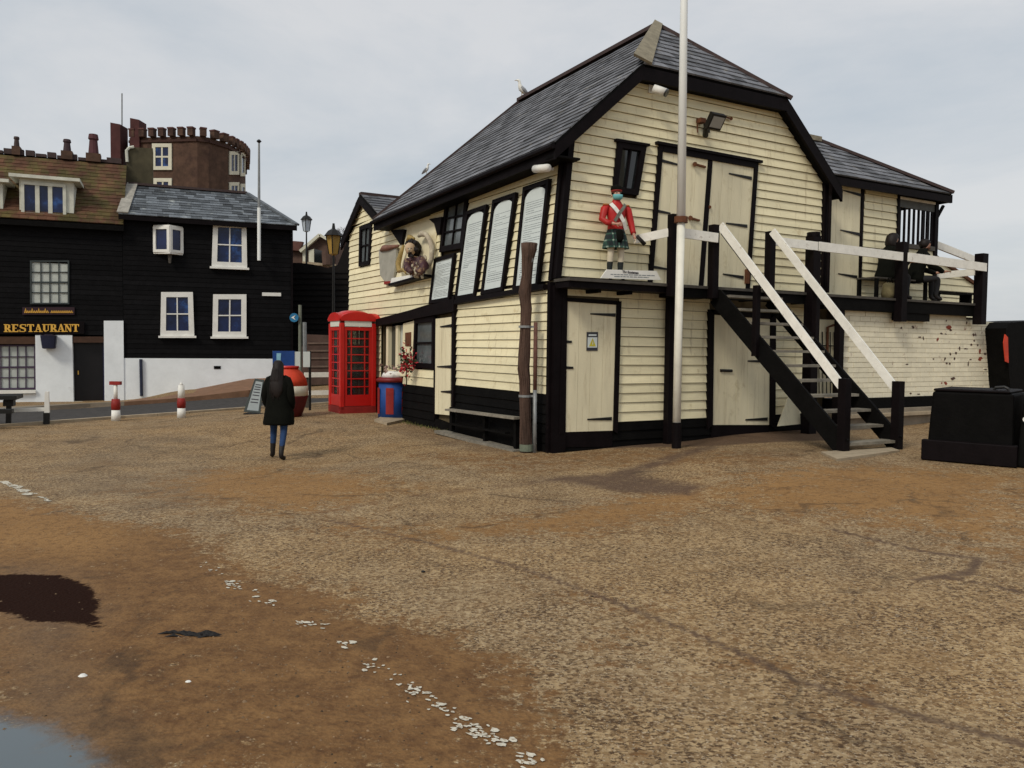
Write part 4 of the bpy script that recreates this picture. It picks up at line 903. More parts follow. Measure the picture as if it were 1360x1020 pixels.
for X_, Y_, w_k, h_k, c_k in [(495,150,4,6,0),(560,150,9,4,0),(620,210,5,7,0),(700,212,7,7,1),(765,150,20,9,1),(770,163,10,5,0),(750,110,4,5,0),(720,183,8,4,0),(745,186,7,3,0),(905,190,10,6,0),(915,192,5,6,0),(905,222,8,5,0),(890,246,8,5,0),(926,246,5,5,0),(825,270,7,9,0),(860,271,16,3,0),(770,298,6,7,0),(803,294,9,6,0),(740,325,7,8,0),(795,322,7,7,0),(750,350,8,5,0),(768,353,5,5,0),(938,280,9,12,1),(940,324,16,9,1),(965,297,12,4,0),(675,328,5,4,0),(785,437,16,7,0),(745,463,11,7,1),(722,463,6,4,1),(780,490,4,7,0),(998,165,7,7,1),(1022,170,12,7,1),(1064,165,9,4,1),(872,350,5,14,0),(885,330,9,3,0),(970,388,14,3,0),(998,410,5,5,0),(550,521,8,3,0),(592,523,12,3,0),(860,120,5,7,0),(525,356,12,2,0),(600,205,14,2,0)]:
    c = np.array(WP.uv(1080 + X_ / 4.25, 400 + Y_ / 4.25)); fk.cm = c_k
    for _ in range(2):
        n = 7; cc2 = c + [r_k.gauss(0, .01), r_k.gauss(0, .008)]; pts = [WP.P(cc2[0] + w_k * .005 * r_k.uniform(.5, 1.15) * math.cos(6.283 * i / n), cc2[1] + h_k * .005 * r_k.uniform(.5, 1.15) * math.sin(6.283 * i / n), .0125 + .0006 * _) for i in range(n)]
        fk.add(pts, [list(range(n))])
fk.build('flaked_patches', [mat('bare_dark_brick', (.10, .06, .045), .9, .3, 20), mat('bare_red_brick', (.26, .055, .03), .9, .3, 20)], wl_, kind='stuff')
MB().pq(WP, [WP.uv(1329, 452), WP.uv(1336, 480), WP.uv(1339, 470), WP.uv(1337, 444), WP.uv(1333, 443)], .0, .0135).build('red_stain_panel', orange_red, wl_)
MB().pbox(FP, wu0 - .1, 13.2, wb - .2, wb - .005, -.1, .35).build('plinth', black, wl_)
MB().pbox(FP, 6.2, 14.0, -.2, wb - .21, -.1, .5).build('footing', pave, wl_)
MB().pbox(FP, 6.2, 14.0, wb - .34, wb - .28, .5, .62).build('ledge', kerbm, wl_)
# gate
gt = thing('iron_gate', FPt(6, .4, .1), 'cream gate with thin iron bars behind the staircase', 'gate')
gq = FP.q((1083, 526), (1109, 526), (1109, 425), (1082, 424), d=.1)
MB().pq(FP, gq, .06, .1).build('panel', cream_door, gt)
for i in range(5):
    s = .12 + .19 * i; MB().tube([FP.P(*bil(gq, s, .0), .13), FP.P(*bil(gq, s, .84), .13)], .010, 6).build('bar', iron, gt)
MB().tube([FP.P(*bil(gq, 0, .66), .13), FP.P(*bil(gq, 1, .66), .13)], .012, 6).build('cross_bar', iron, gt)
MB().tube([FP.P(*bil(gq, .48, .52), .16), FP.P(*bil(gq, .5, .9), .16), FP.P(*bil(gq, .8, .93), .16)], .025, 7).build('bolt', rust, gt)

# black lidded bins right
bi = thing('black_storage_bin', gp(1290, 612), 'large black lidded storage bin on the ground in front of the white wall', 'storage bin')
ba, bb = gp(1229, 610), gp(1365, 622); bd = unit((bb - ba) * [1, 1, 0]); bn_ = np.array([-bd[1], bd[0], 0.]); BH = .93
W1 = 1.05
def binbody(s0, s1, nm):
    b0, b1 = ba + bd * s0, ba + bd * s1; t0, t1 = b0 + Z * BH + bn_ * .04 + bd * .05, b1 + Z * BH + bn_ * .04 - bd * .02
    mb = MB(); dpt = bn_ * 1.0
    mb.add([b0, b1, b1 + dpt, b0 + dpt, t0, t1, t1 + dpt * .92, t0 + dpt * .92], [[0, 1, 5, 4], [1, 2, 6, 5], [2, 3, 7, 6], [3, 0, 4, 7], [4, 5, 6, 7], [3, 2, 1, 0]]); mb.build('body', black, bi, bevel=.03)
    mb = MB(); mb.box((b0 + b1) / 2 + Z * (BH + .02) + bn_ * .5, (np.linalg.norm(b1 - b0) / 2 - .06, .46, .018), (bd, bn_, Z)); mb.build('lid', black_trim, bi, bevel=.02)
binbody(0, 1.02, 0); binbody(1.06, 2.2, 1)
for s0 in (.0, ): MB().box(ba + bd * .52 + Z * .14 - bn_ * .03, (.56, .05, .14), (bd, bn_, Z)).build('skirt', black_trim, bi, bevel=.015)
for s0 in (): MB().box(ba + bd * s0 + Z * .8 - bn_ * .0, (.035, .03, .25), (bd, bn_, Z)).build('rib', black_trim, bi, bevel=.01)
MB().tube([ba + bd * x_ + Z * z_ + bn_ * .25 for x_, z_ in ((.74, .96), (.76, 1.0), (.86, 1.01), (.9, .99), (.92, .95))], .02, 8).build('handle', iron, bi)
MB().tube([ba + bd * 1.15 + Z * .62 - bn_ * .02, ba + bd * 1.15 + Z * .62 - bn_ * .0], .035, 10).build('lock', white, bi)
bt = thing('tarred_shed', WP.P(WP.uv(1350, 500)[0], .3, .5), 'black tarred shed at the right edge with a red streak on its side', 'shed')
sp_ = [WP.at(1342, 520, .45), WP.at(1336, 436, .45), WP.at(1342, 428, .45), WP.at(1420, 424, .45), WP.at(1420, 525, .45)]
MB().prism(sp_, -nF * 1.6 + Z * 0).build('body', black, bt)
MB().prism([WP.at(1332, 455, .47), WP.at(1334.5, 480, .47), WP.at(1338.5, 482, .47), WP.at(1337.5, 448, .47), WP.at(1334, 444, .47)], nF * .02).build('red_board', orange_red, bt)

# ================================================================ POSTS AND POLES
fp = thing('flagpole', FPt(2.1, .05, .76), 'tall white flagpole in front of the balcony with a rust-stained lower half', 'flagpole')
pb_ = Plane(FPt(0, 0, .76), dF).at(898.5, 591); pb_[2] = float(gz(pb_[0], pb_[1]))
dd = np.linalg.norm(pb_ - O)
base = pb_; VP_ = Plane(base, hz(1300, 462) * 0 + np.array([1., 0, 0]))
pt = lambda x, y: VP_.at(x, y)
MB().tube([base - Z * .15, pt(898.7, 561)], .075, 12).build('socket', black_trim, fp)
MB().tube([pt(898.7, 562), pt(901, 440), pt(904.5, 293)], [.062, .062, .062], 14).build('lower_mast', pole_low, fp, True)
MB().tube([pt(904.3, 296), pt(904.6, 288)], .105, 12).build('collar', rust, fp)
tp = pt(908.5, 0); up1 = pt(904.5, 292); MB().tube([up1, tp, tp + (tp - up1) * .5], [.068, .056, .035], 14).build('upper_mast', pole_white, fp, True)
kn = MB(); c = tp + (tp - up1) * .5; kn.loft([(c, .02, .02), (c + Z * .05, .07, .07), (c + Z * .1, .02, .02)], 10); kn.build('finial', white, fp, True)

op = thing('weathered_post', gp(697, 602), 'weathered round oak post leaning in front of the side wall near the corner', 'post')
PB = gp(697, 601); VQ = Plane(PB, np.array([1., 0, 0])); q = lambda x, y: VQ.at(x, y)
prof = [(699, 604, 8), (698.5, 585, 7.5), (698, 560, 7), (697, 530, 6.8), (697, 505, 7), (695.5, 490, 7.6), (696, 470, 7.2), (697.5, 440, 6.6), (698.5, 410, 6.5), (697, 388, 7.8), (700, 365, 6.2), (701, 345, 7.4), (702.5, 332, 9.6), (703, 323, 10.4)]
sc_ = (PB - O) @ FW / F; mb = MB(); rings = [(q(x, y), r * sc_, r * sc_ * .9) for x, y, r in prof]; mb.loft(rings, 14)
mb.v = [tuple(np.array(v) + rng.normal(0, .011, 3) * [1, 1, .2]) for v in mb.v]; mb.build('trunk', old_wood, op, True)
rp_ = MB(); rr = random.Random(3)
for k in range(16):
    a = 6.28 * k / 16; rp_.tube([np.array(c_) + np.array([math.cos(a), math.sin(a) * .9, 0]) * (rr_ * 1.0 - .003 + rr.uniform(0, .004)) for c_, rr_, _ in rings], .006, 4)
rp_.build('bark_ridge', old_wood, op)
for y in (434, 526): MB().loft([(q(697, y + 1.5), .095, .09), (q(697, y - 1.5), .095, .09)], 14).beam(q(702, y), q(712, y), .025, .03).build('band', grey_post, op)
MB().loft([(q(699, 599), .105, .1), (q(699, 590), .105, .1)], 14).build('foot_collar', mat('mossy_metal', (.13, .15, .11), .8, .3, 8), op)
gpi = thing('metal_pipe', gp(711, 600), 'thin grey metal pipe strapped beside the oak post', 'pipe')
MB().tube([q(710, 602), q(710.5, 518)], [.034, .032], 10).build('lower_pipe', grey_post, gpi, True); MB().tube([q(710.5, 518), q(711, 470), q(711.5, 428)], [.03, .033, .031], 10).build('upper_pipe', mat('rusted_pipe', (.13, .06, .045), .8, .4, 9), gpi, True)

wb_ = thing('wall_bench', LP.P(1.9, 0, .35), 'low black slatted bench along the side wall beside the oak post', 'bench')
for (a, b, h_, w_2, m) in [((596, 544), (688, 555.5), .035, .16, deck_wood), ((600, 563), (674, 575), .03, .1, black), ((584, 573), (690, 600), .05, .22, deck_wood)]:
    pa, pb2 = LP.at(*a, d=.34), LP.at(*b, d=.34); 
    MB().beam(pa, pb2, w_2, h_).build('slat', tread_wood if m is deck_wood else m, wb_)
for x_, yt, ybt in ((601, 544, 572), (645, 550, 588), (686, 555, 601)): MB().beam(LP.at(x_, ybt, .30), LP.at(x_, yt + 1, .30), .07, .07, nF).build('leg', black, wb_)
MB().pbox(LP, .45, 3.1, .02, .5, .04, .2).build('back_panel', black, wb_)
# ================================================================ PHONE BOX
_k = 18.1 / ((gp(452, 548) - O) @ FW); kr_ = ray(452, 548); kb0 = O + kr_ * 18.1; kS = .925; kx, ky = unit(dF), unit(dL)
kb_ = thing('telephone_box', kb0 + (kx + ky) * .45 * kS, 'red cast-iron telephone box with small glass panes and a domed top', 'telephone box')
def K3(x, y, z): return kb0 + (kx * x + ky * y + Z * z) * kS
KF, KS = Plane(kb0, kx * kS, Z * kS), Plane(kb0, ky * kS, Z * kS)
kax = (kx * kS, ky * kS, Z * kS)
MB().box(K3(.45, .45, .02), (.455, .455, .12), kax).build('plinth', red_dull, kb_)
for x in (.05, .85):
    for y in (.05, .85): MB().box(K3(x, y, 1.1), (.055, .055, 1.05), kax).build('corner_post', red, kb_, bevel=.012)
def kside(pl, flip):
    q = lambda u0, u1, v0, v1: [(u0, v0), (u1, v0), (u1, v1), (u0, v1)]
    fr_ = MB(); fr_.pq(pl, q(.11, .79, .15, .42), -.05, -.012); fr_.pq(pl, q(.11, .79, 1.98, 2.06), -.05, -.006); fr_.pq(pl, q(.11, .79, 2.22, 2.3), -.05, .0)
    fr_.pq(pl, q(.11, .17, .42, 1.98), -.05, -.012); fr_.pq(pl, q(.73, .79, .42, 1.98), -.05, -.012); o = fr_.build('side_panel', red, kb_)
    xs = [.17, .28, .62, .73]; zs = [.42 + 1.56 * i / 8 for i in range(9)]
    b = MB()
    for x in xs[1:3]: b.pq(pl, q(x - .013, x + .013, .42, 1.98), -.045, -.018)
    for z in zs[1:-1]:
        for i in range(3): b.pq(pl, q(xs[i] + .013, xs[i + 1] - .013, z - .013, z + .013), -.045, -.018)
    b.build('glazing_bars', red, o)
    for i in range(3):
        for j in range(8): MB().pq(pl, q(xs[i], xs[i + 1], zs[j], zs[j + 1]), -.036, -.032).build('pane', kglass, o)
    s = MB().pq(pl, q(.11, .79, 2.075, 2.205), -.03, -.004).build('sign_strip', mat('opal_sign_glass', (.72, .73, .66), .35, .06), kb_)
    pts = [(.0, 2.2), (.9, 2.2)] + [(.45 + .45 * math.cos(a), 2.26 + .16 * math.sin(a)) for a in np.linspace(0, math.pi, 11)]
    MB().pq(pl, [(.02, 2.21), (.88, 2.21)] + pts[2:], -.10, .018).build('pediment', red, kb_)
kglass = bpy.data.materials.new('phone_box_glass'); kglass.use_nodes = True; tt = kglass.node_tree; pbs = tt.nodes['Principled BSDF']; pbs.inputs['Transmission Weight'].default_value = .0; pbs.inputs['Roughness'].default_value = .1; pbs.inputs['Base Color'].default_value = (.04, .04, .035, 1)
_tr = N('ShaderNodeBsdfTransparent', tt); _tr.inputs[0].default_value = (.8, .8, .78, 1); _mx = N('ShaderNodeMixShader', tt); _mx.inputs[0].default_value = .4
tt.links.new(_tr.outputs[0], _mx.inputs[1]); tt.links.new(pbs.outputs[0], _mx.inputs[2]); tt.links.new(_mx.outputs[0], tt.nodes['Material Output'].inputs[0])
kside(KF, 0); kside(KS, 1); kside(Plane(K3(0, .9, 0), kx * kS, Z * kS), 0); kside(Plane(K3(.9, 0, 0), ky * kS, Z * kS), 1)
MB().box(K3(.45, .45, 2.14), (.43, .43, .03), kax).build('ceiling', red_dull, kb_)
dm = MB(); dm.loft([(K3(.45, .45, 2.24), .41, .41, .35), (K3(.45, .45, 2.32), .40, .40, .4), (K3(.45, .45, 2.41), .35, .35, .5), (K3(.45, .45, 2.46), .24, .24, .7), (K3(.45, .45, 2.485), .08, .08, 1)], 28, kx * kS, ky * kS); dm.build('dome', red, kb_, True)
MB().box(K3(.6, .72, 1.25), (.18, .06, .4), kax).build('telephone_panel', grey_post, kb_)
# ================================================================ LITTER BIN
lb0 = gp(522, 556); lb = thing('litter_bin', lb0, 'blue and red drum litter bin with a red lid beside the telephone box', 'litter bin')
mb = MB(); mb.loft([(lb0, .33, .33), (lb0 + Z * .8, .31, .31)], 20); mb.build('drum', blue, lb, True)
for k in range(6):
    a0 = -1.9 + k * 1.047; mb = MB(); vs = [lb0 + np.array([math.cos(a) * .337, math.sin(a) * .337, z]) for z in (.12, .68) for a in (a0, a0 + .13, a0 + .26, a0 + .39, a0 + .5)]
    mb.add(vs, [[i, i + 1, i + 6, i + 5] for i in range(4)]).build('stripe_panel', red_dull, lb)
mb = MB(); mb.loft([(lb0 + Z * .8, .36, .36), (lb0 + Z * .86, .37, .37), (lb0 + Z * .9, .30, .30)], 20).build('lid', mat('dark_red_lid', (.16, .012, .012), .5), lb, True)
mb = MB(); mb.loft([(lb0 + Z * .9, .26, .24), (lb0 + Z * .99, .22, .2), (lb0 + Z * 1.03, .1, .1)], 14).build('litter_bag', white, lb, True)
MB().prism([gp(497, 560), gp(514, 565), gp(541, 559), gp(534, 553), gp(520, 551)], Z * .05).build('bin_slab', kerbm, label='pale concrete slab under the blue litter bin', cat='slab')
fb = thing('flower_display', gp(532, 548), 'bunch of red and pink flowers against the cream pier behind the litter bin', 'flowers')
fc = LP.at(540, 480, .25)
MB().tube([fc - Z * .5, fc + Z * .1], .012, 6).build('stem', mat('terracotta', (.05, .04, .02), .8), fb, True)
for nm, m_, n_ in (('blossom', mat('red_petals', (.45, .03, .04), .7, .3, 12), 60), ('leaf', mat('pot_leaves', (.05, .07, .03), .8), 40)):
    mb = MB()
    for k in range(n_ * 2):
        c = fc + rng.normal(0, 1, 3) * [.075, .075, .14] + Z * .0; r = .035 + .02 * random.random()
        v = [c + unit(rng.normal(0, 1, 3)) * r for _ in range(4)]; mb.add(v, [[0, 1, 2], [0, 2, 3], [0, 1, 3]])
    mb.build(nm, m_, fb, kind='stuff')
mb = MB()
for k in range(30):
    c = LP.at(524, 489, .3) + rng.normal(0, 1, 3) * [.16, .12, .07]; v = [c + unit(rng.normal(0, 1, 3)) * .05 for _ in range(4)]; mb.add(v, [[0, 1, 2], [0, 2, 3], [0, 1, 3]])
mb.build('potted_succulent', mat('dusty_pink_leaf', (.3, .2, .17), .8, .4, 9), label='low dusty pink plant in front of the cream shop window', cat='plant')

# ================================================================ FIGURES
def skin_mesh(pts, edges, rad, root=0, sub=2):
    me = bpy.data.meshes.new('tmp'); me.from_pydata([tuple(map(float, p)) for p in pts], edges, [])
    o = bpy.data.objects.new('tmp', me); COL.objects.link(o)
    s = o.modifiers.new('skin', 'SKIN'); s.use_smooth_shade = True
    for i, r in enumerate(rad):
        sv = me.skin_vertices[0].data[i]; sv.radius = (r, r) if not hasattr(r, '__len__') else r; sv.use_root = i == root
    b = o.modifiers.new('sub', 'SUBSURF'); b.levels = b.render_levels = sub
    dg = bpy.context.evaluated_depsgraph_get(); dg.update(); m2 = bpy.data.meshes.new_from_object(o.evaluated_get(dg)); bpy.data.objects.remove(o); return m2
class Fig:
    """figure in its own frame: x right, y forward, z up; scaled to height"""
    def __init__(s, base, fwd, name, label, cat, scale=1., group=None):
        s.y = unit(np.array(fwd, float) * [1, 1, 0]); s.x = np.cross(s.y, Z); s.b = np.array(base, float); s.k = scale
        s.t = thing(name, s.b, label, cat, group)
    def W(s, p): return s.b + (s.x * p[0] + s.y * p[1] + Z * p[2]) * s.k
    def body(s, J, E, mats, pick, name='body', sub=2):
        ks = list(J); pts = [s.W(J[k][:3]) for k in ks]; rad = [tuple(np.array(J[k][3]) * s.k) if hasattr(J[k][3], '__len__') else J[k][3] * s.k for k in ks]
        me = skin_mesh(pts, [(ks.index(a), ks.index(b)) for a, b in E], rad, 0, sub); me.name = name
        for m in mats: me.materials.append(m)
        R = np.stack([s.x, s.y, Z], 1)
        for p in me.polygons:
            c = R.T @ ((np.array(p.center[:]) - s.b) / s.k); p.material_index = pick(c); p.use_smooth = True
        c = s.W((0, 0, .9)); o = bpy.data.objects.new(name, me); COL.objects.link(o)
        me.transform(Matrix.Translation(Vector(-c))); place(o, s.t, c); return o
    def loft(s, rings, name, m, n=16, par=None):
        mb = MB(); mb.loft([(s.W(r[0]), r[1] * s.k, r[2] * s.k) + tuple(r[3:]) for r in rings], n, s.x, s.y); return mb.build(name, m, par or s.t, True)
    def tube(s, pts, rad, name, m, n=9, par=None): return MB().tube([s.W(p) for p in pts], [r * s.k for r in rad], n).build(name, m, par or s.t, True)
def hand(f, wrist, dirn, out, name, m, side=1, L=.17):
    """palm with four bent fingers and a thumb, from the wrist along dirn"""
    w_, d_ = np.array(wrist, float), unit(dirn); o_ = unit(np.array(out, float)); s_ = np.cross(d_, o_)
    J = {'w': (*w_, .022), 'p': (*(w_ + d_ * .05), .026), 'q': (*(w_ + d_ * .085), .024)}; E = [('w', 'p'), ('p', 'q')]
    for i, ln in enumerate((.065, .078, .072, .055)):
        off = s_ * (.03 - .02 * i); a = w_ + d_ * .09 + off; b = a + d_ * ln * .55; c = b + d_ * ln * .4 - o_ * ln * .3
        for k, (p, r) in enumerate(((a, .0095), (b, .0085), (c, .0075))): J[f'f{i}{k}'] = (*p, r)
        E += [('q', f'f{i}0'), (f'f{i}0', f'f{i}1'), (f'f{i}1', f'f{i}2')]
    a = w_ + d_ * .04 + s_ * .03; J['t0'] = (*a, .012); J['t1'] = (*(a + s_ * .025 + d_ * .03), .010); E += [('p', 't0'), ('t0', 't1')]
    return J, E
def merge(J, E, J2, E2, pre, a, b):
    for k, v in J2.items(): J[pre + k] = v
    for x, y in E2: E.append((pre + x, pre + y))
    E.append((a, pre + b))

# --- woman walking away
wp = gp(370, 609)
wm = Fig(wp, (.06, 1, 0), 'person', 'woman walking away with long dark hair, dark coat, blue jeans and boots', 'person', 1.0)
hgt = 131 * ((wp - O) @ FW) / F; wm.k = hgt / 1.62
J = {'pel': (0, 0, .86, (.12, .10)), 'wst': (0, 0, 1.02, (.11, .08)), 'chs': (0, 0, 1.22, (.13, .09)), 'nk0': (0, 0, 1.36, .06), 'nk': (0, .01, 1.42, .045), 'hd': (0, .03, 1.50, .085), 'hd2': (0, .025, 1.57, .06),
     'hl': (-.085, 0, .82, .085), 'kl': (-.115, .10, .47, .06), 'al': (-.135, .10, .10, .042), 'fl': (-.135, .11, .045, .040), 'tl': (-.20, .22, .03, .034),
     'hr': (.085, 0, .82, .085), 'kr': (.10, -.03, .46, .06), 'ar': (.125, -.24, .12, .042), 'fr': (.127, -.24, .055, .040), 'tr': (.14, -.10, .025, .034),
     'sl': (-.16, 0, 1.30, .055), 'el': (-.215, -.03, 1.04, .042), 'wl': (-.19, .06, .84, .03), 'sr': (.16, 0, 1.30, .055), 'er': (.215, -.03, 1.04, .042), 'wr': (.19, .07, .84, .03)}
E_ = [('pel', 'wst'), ('wst', 'chs'), ('chs', 'nk0'), ('nk0', 'nk'), ('nk', 'hd'), ('hd', 'hd2'), ('pel', 'hl'), ('hl', 'kl'), ('kl', 'al'), ('al', 'fl'), ('fl', 'tl'), ('pel', 'hr'), ('hr', 'kr'), ('kr', 'ar'), ('ar', 'fr'), ('fr', 'tr'),
      ('chs', 'sl'), ('sl', 'el'), ('el', 'wl'), ('chs', 'sr'), ('sr', 'er'), ('er', 'wr')]
for side, w_ in ((-1, 'wl'), (1, 'wr')):
    a, b = hand(wm, (side * .185, .09, .80), (-side * .1, .25, -1), (side, 0, 0), '', None); merge(J, E_, a, b, w_, w_, 'w')
wm.body(J, E_, [skin, jeans, boot, coat], lambda c: 2 if c[2] < .24 else (3 if .56 < c[2] < 1.40 and not (c[2] < .83 and abs(c[0]) > .14) else (1 if c[2] < .6 else 0)))
wm.loft([((0, 0, .56), .245, .17, .8), ((0, 0, .60), .25, .175, .8), ((0, 0, .75), .235, .165, .8), ((0, 0, .95), .195, .15, .8), ((0, 0, 1.08), .18, .14, .8), ((0, 0, 1.22), .195, .145, .8), ((0, 0, 1.31), .15, .115), ((0, .005, 1.37), .09, .08), ((0, .01, 1.41), .065, .06)], 'coat', coat, 20)
for s_ in (-1, 1): wm.tube([(s_ * .09, 0, 1.345), (s_ * .145, 0, 1.30), (s_ * .185, -.01, 1.2), (s_ * .215, -.035, 1.04), (s_ * .215, .02, .92), (s_ * .19, .075, .83)], [.04, .065, .068, .064, .058, .05], 'sleeve', coat, 10)
def folds(o, amp, n_, seed, zlo=-9, zhi=9):
    r_ = random.Random(seed); ph = [r_.uniform(0, 6) for _ in range(4)]
    for v in o.data.vertices:
        a = math.atan2(v.co.y, v.co.x); k = amp * (math.sin(a * n_ + ph[0] + v.co.z * 5) * .6 + math.sin(a * (n_ + 4) + ph[1] - v.co.z * 9) * .4 + math.sin(v.co.z * 26 + ph[2] + a) * .35); v.co.x *= 1 + k; v.co.y *= 1 + k
folds(COL.objects['coat'], .05, 5, 3)
wm.loft([((-.01, .02, 1.615), .025, .03), ((-.01, .015, 1.60), .058, .07), ((-.005, .005, 1.55), .086, .098), ((0, -.01, 1.47), .088, .10), ((0, -.05, 1.36), .10, .085), ((.005, -.10, 1.25), .115, .06), ((.015, -.125, 1.13), .10, .045), ((.02, -.13, 1.04), .06, .03), ((.02, -.13, 1.0), .02, .015)], 'hair', hair, 18)
st_ = MB()
for k in range(46):
    a = random.uniform(-1.15, 1.15); x0 = math.sin(a) * .086; y0 = -math.cos(a) * .10; j = random.gauss(0, .014); st_.tube([wm.W((x0 * .8, y0 * .6 + .02, 1.59)), wm.W((x0 * 1.05, y0 - .01, 1.46)), wm.W((x0 * 1.1 + j, y0 - .045, 1.30)), wm.W((x0 * .85 + j * 2, y0 - .055, 1.12)), wm.W((x0 * .6 + j * 3, y0 - .05, random.uniform(.93, 1.06)))], [.006, .009, .010, .008, .002], 5, False)
st_.build('hair_strands', hair, wm.t)

# --- painted soldier statue
ss = FP.at(817, 360, .22); ss[2] = ZD + .01
sg = thing('soldier_statue', ss, 'painted highland soldier figure in red jacket, tartan kilt and blue face mask on the ledge', 'statue')
sf_ = Fig(ss, nF + dF * -.25, 'x', 'x', 'x', 1.0); bpy.data.objects.remove(sf_.t); sf_.t = sg
dsc = ((ss - O) @ FW) / F; sf_.k = (360 - 237) * dsc / 1.78
J = {'pel': (0, 0, .92, (.13, .1)), 'wst': (0, 0, 1.06, (.12, .09)), 'chs': (0, .0, 1.30, (.15, .1)), 'nk0': (0, 0, 1.47, .07), 'nk': (0, .01, 1.53, .055), 'hd': (.0, .02, 1.62, .10), 'hd2': (.0, .015, 1.71, .09), 'nose': (0, .115, 1.62, .014),
     'hl': (-.09, 0, .86, .09), 'kl': (-.11, .02, .5, .065), 'cl': (-.11, -.01, .33, .062), 'al': (-.11, -.02, .10, .045), 'tl': (-.14, .13, .04, .04), 'hr': (.09, 0, .86, .09), 'kr': (.11, .02, .5, .065), 'cr': (.11, -.01, .33, .062), 'ar': (.11, -.02, .1, .045), 'tr': (.14, .13, .04, .04),
     'sl': (-.2, 0, 1.40, .055), 'el': (-.30, .02, 1.14, .042), 'wl': (-.33, .10, .90, .035), 'sr': (.2, 0, 1.40, .055), 'er': (.31, .05, 1.16, .042), 'wr': (.14, .2, 1.06, .035)}
E_ = [('pel', 'wst'), ('wst', 'chs'), ('chs', 'nk0'), ('nk0', 'nk'), ('nk', 'hd'), ('hd', 'hd2'), ('hd', 'nose'), ('pel', 'hl'), ('hl', 'kl'), ('kl', 'cl'), ('cl', 'al'), ('al', 'tl'), ('pel', 'hr'), ('hr', 'kr'), ('kr', 'cr'), ('cr', 'ar'), ('ar', 'tr'),
      ('chs', 'sl'), ('sl', 'el'), ('el', 'wl'), ('chs', 'sr'), ('sr', 'er'), ('er', 'wr')]
a, b = hand(None, (-.335, .115, .87), (-.1, .2, -1), (-1, 0, 0), '', None); merge(J, E_, a, b, 'L', 'wl', 'w')
a, b = hand(None, (.11, .215, 1.06), (-1, .1, 0), (0, 1, 0), '', None); merge(J, E_, a, b, 'R', 'wr', 'w')
sock = mat('black_checked_sock', (.02, .025, .025), .7, .7, 40); red_coat = mat('scarlet_jacket', (.42, .018, .016), .5, .25, 6, .2)
tart = bpy.data.materials.new('green_tartan'); tart.use_nodes = True; t2 = tart.node_tree; b2 = t2.nodes['Principled BSDF']; b2.inputs['Roughness'].default_value = .8
p2 = N('ShaderNodeNewGeometry', t2).outputs['Position']; cc_ = None
rgb = None
for i, sc2 in (('Z', (0, 0, 1)), ('X', (1.2, .6, 0))):
    mm = N('ShaderNodeVectorMath', t2); mm.operation = 'DOT_PRODUCT'; mm.inputs[1].default_value = sc2; t2.links.new(p2, mm.inputs[0])
    mu = N('ShaderNodeMath', t2); mu.operation = 'MULTIPLY'; mu.inputs[1].default_value = 62; t2.links.new(mm.outputs['Value'], mu.inputs[0])
    sn = N('ShaderNodeMath', t2); sn.operation = 'SINE'; t2.links.new(mu.outputs[0], sn.inputs[0])
    r_ = N('ShaderNodeMapRange', t2); r_.inputs[1].default_value = .55; r_.inputs[2].default_value = .9; t2.links.new(sn.outputs[0], r_.inputs[0])
    if rgb is None: rgb = r_.outputs[0]
    else: ad_ = N('ShaderNodeMath', t2); ad_.operation = 'ADD'; t2.links.new(rgb, ad_.inputs[0]); t2.links.new(r_.outputs[0], ad_.inputs[1]); rgb = ad_.outputs[0]
rr_ = N('ShaderNodeValToRGB', t2); rr_.color_ramp.elements[0].color = (.008, .016, .018, 1); rr_.color_ramp.elements[1].color = (.30, .36, .30, 1); rr_.color_ramp.elements.new(.5).color = (.02, .07, .05, 1)
hh = N('ShaderNodeMath', t2); hh.operation = 'MULTIPLY'; hh.inputs[1].default_value = .5; t2.links.new(rgb, hh.inputs[0]); t2.links.new(hh.outputs[0], rr_.inputs[0]); t2.links.new(rr_.outputs[0], b2.inputs['Base Color'])
face = mat('painted_face', (.55, .30, .22), .5, .05); stocking = mat('cream_stocking', (.62, .55, .42), .7, .1)
sf_.body(J, E_, [face, stocking, sock, boot, red_coat], lambda c: 4 if .92 < c[2] < 1.52 and c[1] < .2 else 3 if c[2] < .1 else (2 if c[2] < .36 else (1 if c[2] < .8 else 0)))
sf_.loft([((0, 0, .93), .17, .13), ((0, 0, 1.02), .165, .125), ((0, 0, 1.12), .155, .12), ((0, .0, 1.28), .19, .135), ((0, 0, 1.40), .19, .12), ((0, 0, 1.47), .12, .09), ((0, .005, 1.53), .075, .075), ((0, .005, 1.55), .074, .074)], 'jacket', red_coat, 18)
sf_.tube([(-.17, 0, 1.42), (-.24, .0, 1.36), (-.30, .02, 1.14), (-.325, .07, .95), (-.33, .09, .91)], [.065, .08, .065, .055, .055], 'sleeve', red_coat)
sf_.tube([(.17, 0, 1.42), (.24, .0, 1.36), (.31, .05, 1.16), (.24, .13, 1.09), (.17, .19, 1.065)], [.065, .08, .065, .055, .055], 'sleeve', red_coat)
for s_ in (-1, 1): sf_.loft([((s_ * .2, 0, 1.43), .08, .07), ((s_ * .21, 0, 1.46), .06, .05)], 'epaulette', mat('epaulette_wool', (.40, .13, .03), .8), 12)
mb = MB(); n = 26
vs = []; 
for zz, rr2, dp in ((.98, .165, .0), (.86, .2, .012), (.62, .245, .024)):
    for k in range(n * 2):
        a = 6.28318 * k / (n * 2); r3 = rr2 + (dp if k % 2 else -dp * .3); vs.append(sf_.W((r3 * math.cos(a), r3 * .8 * math.sin(a), zz)))
m_ = n * 2; mb.add(vs, [[i * m_ + k, i * m_ + (k + 1) % m_, (i + 1) * m_ + (k + 1) % m_, (i + 1) * m_ + k] for i in range(2) for k in range(m_)]); mb.build('kilt', tart, sg)
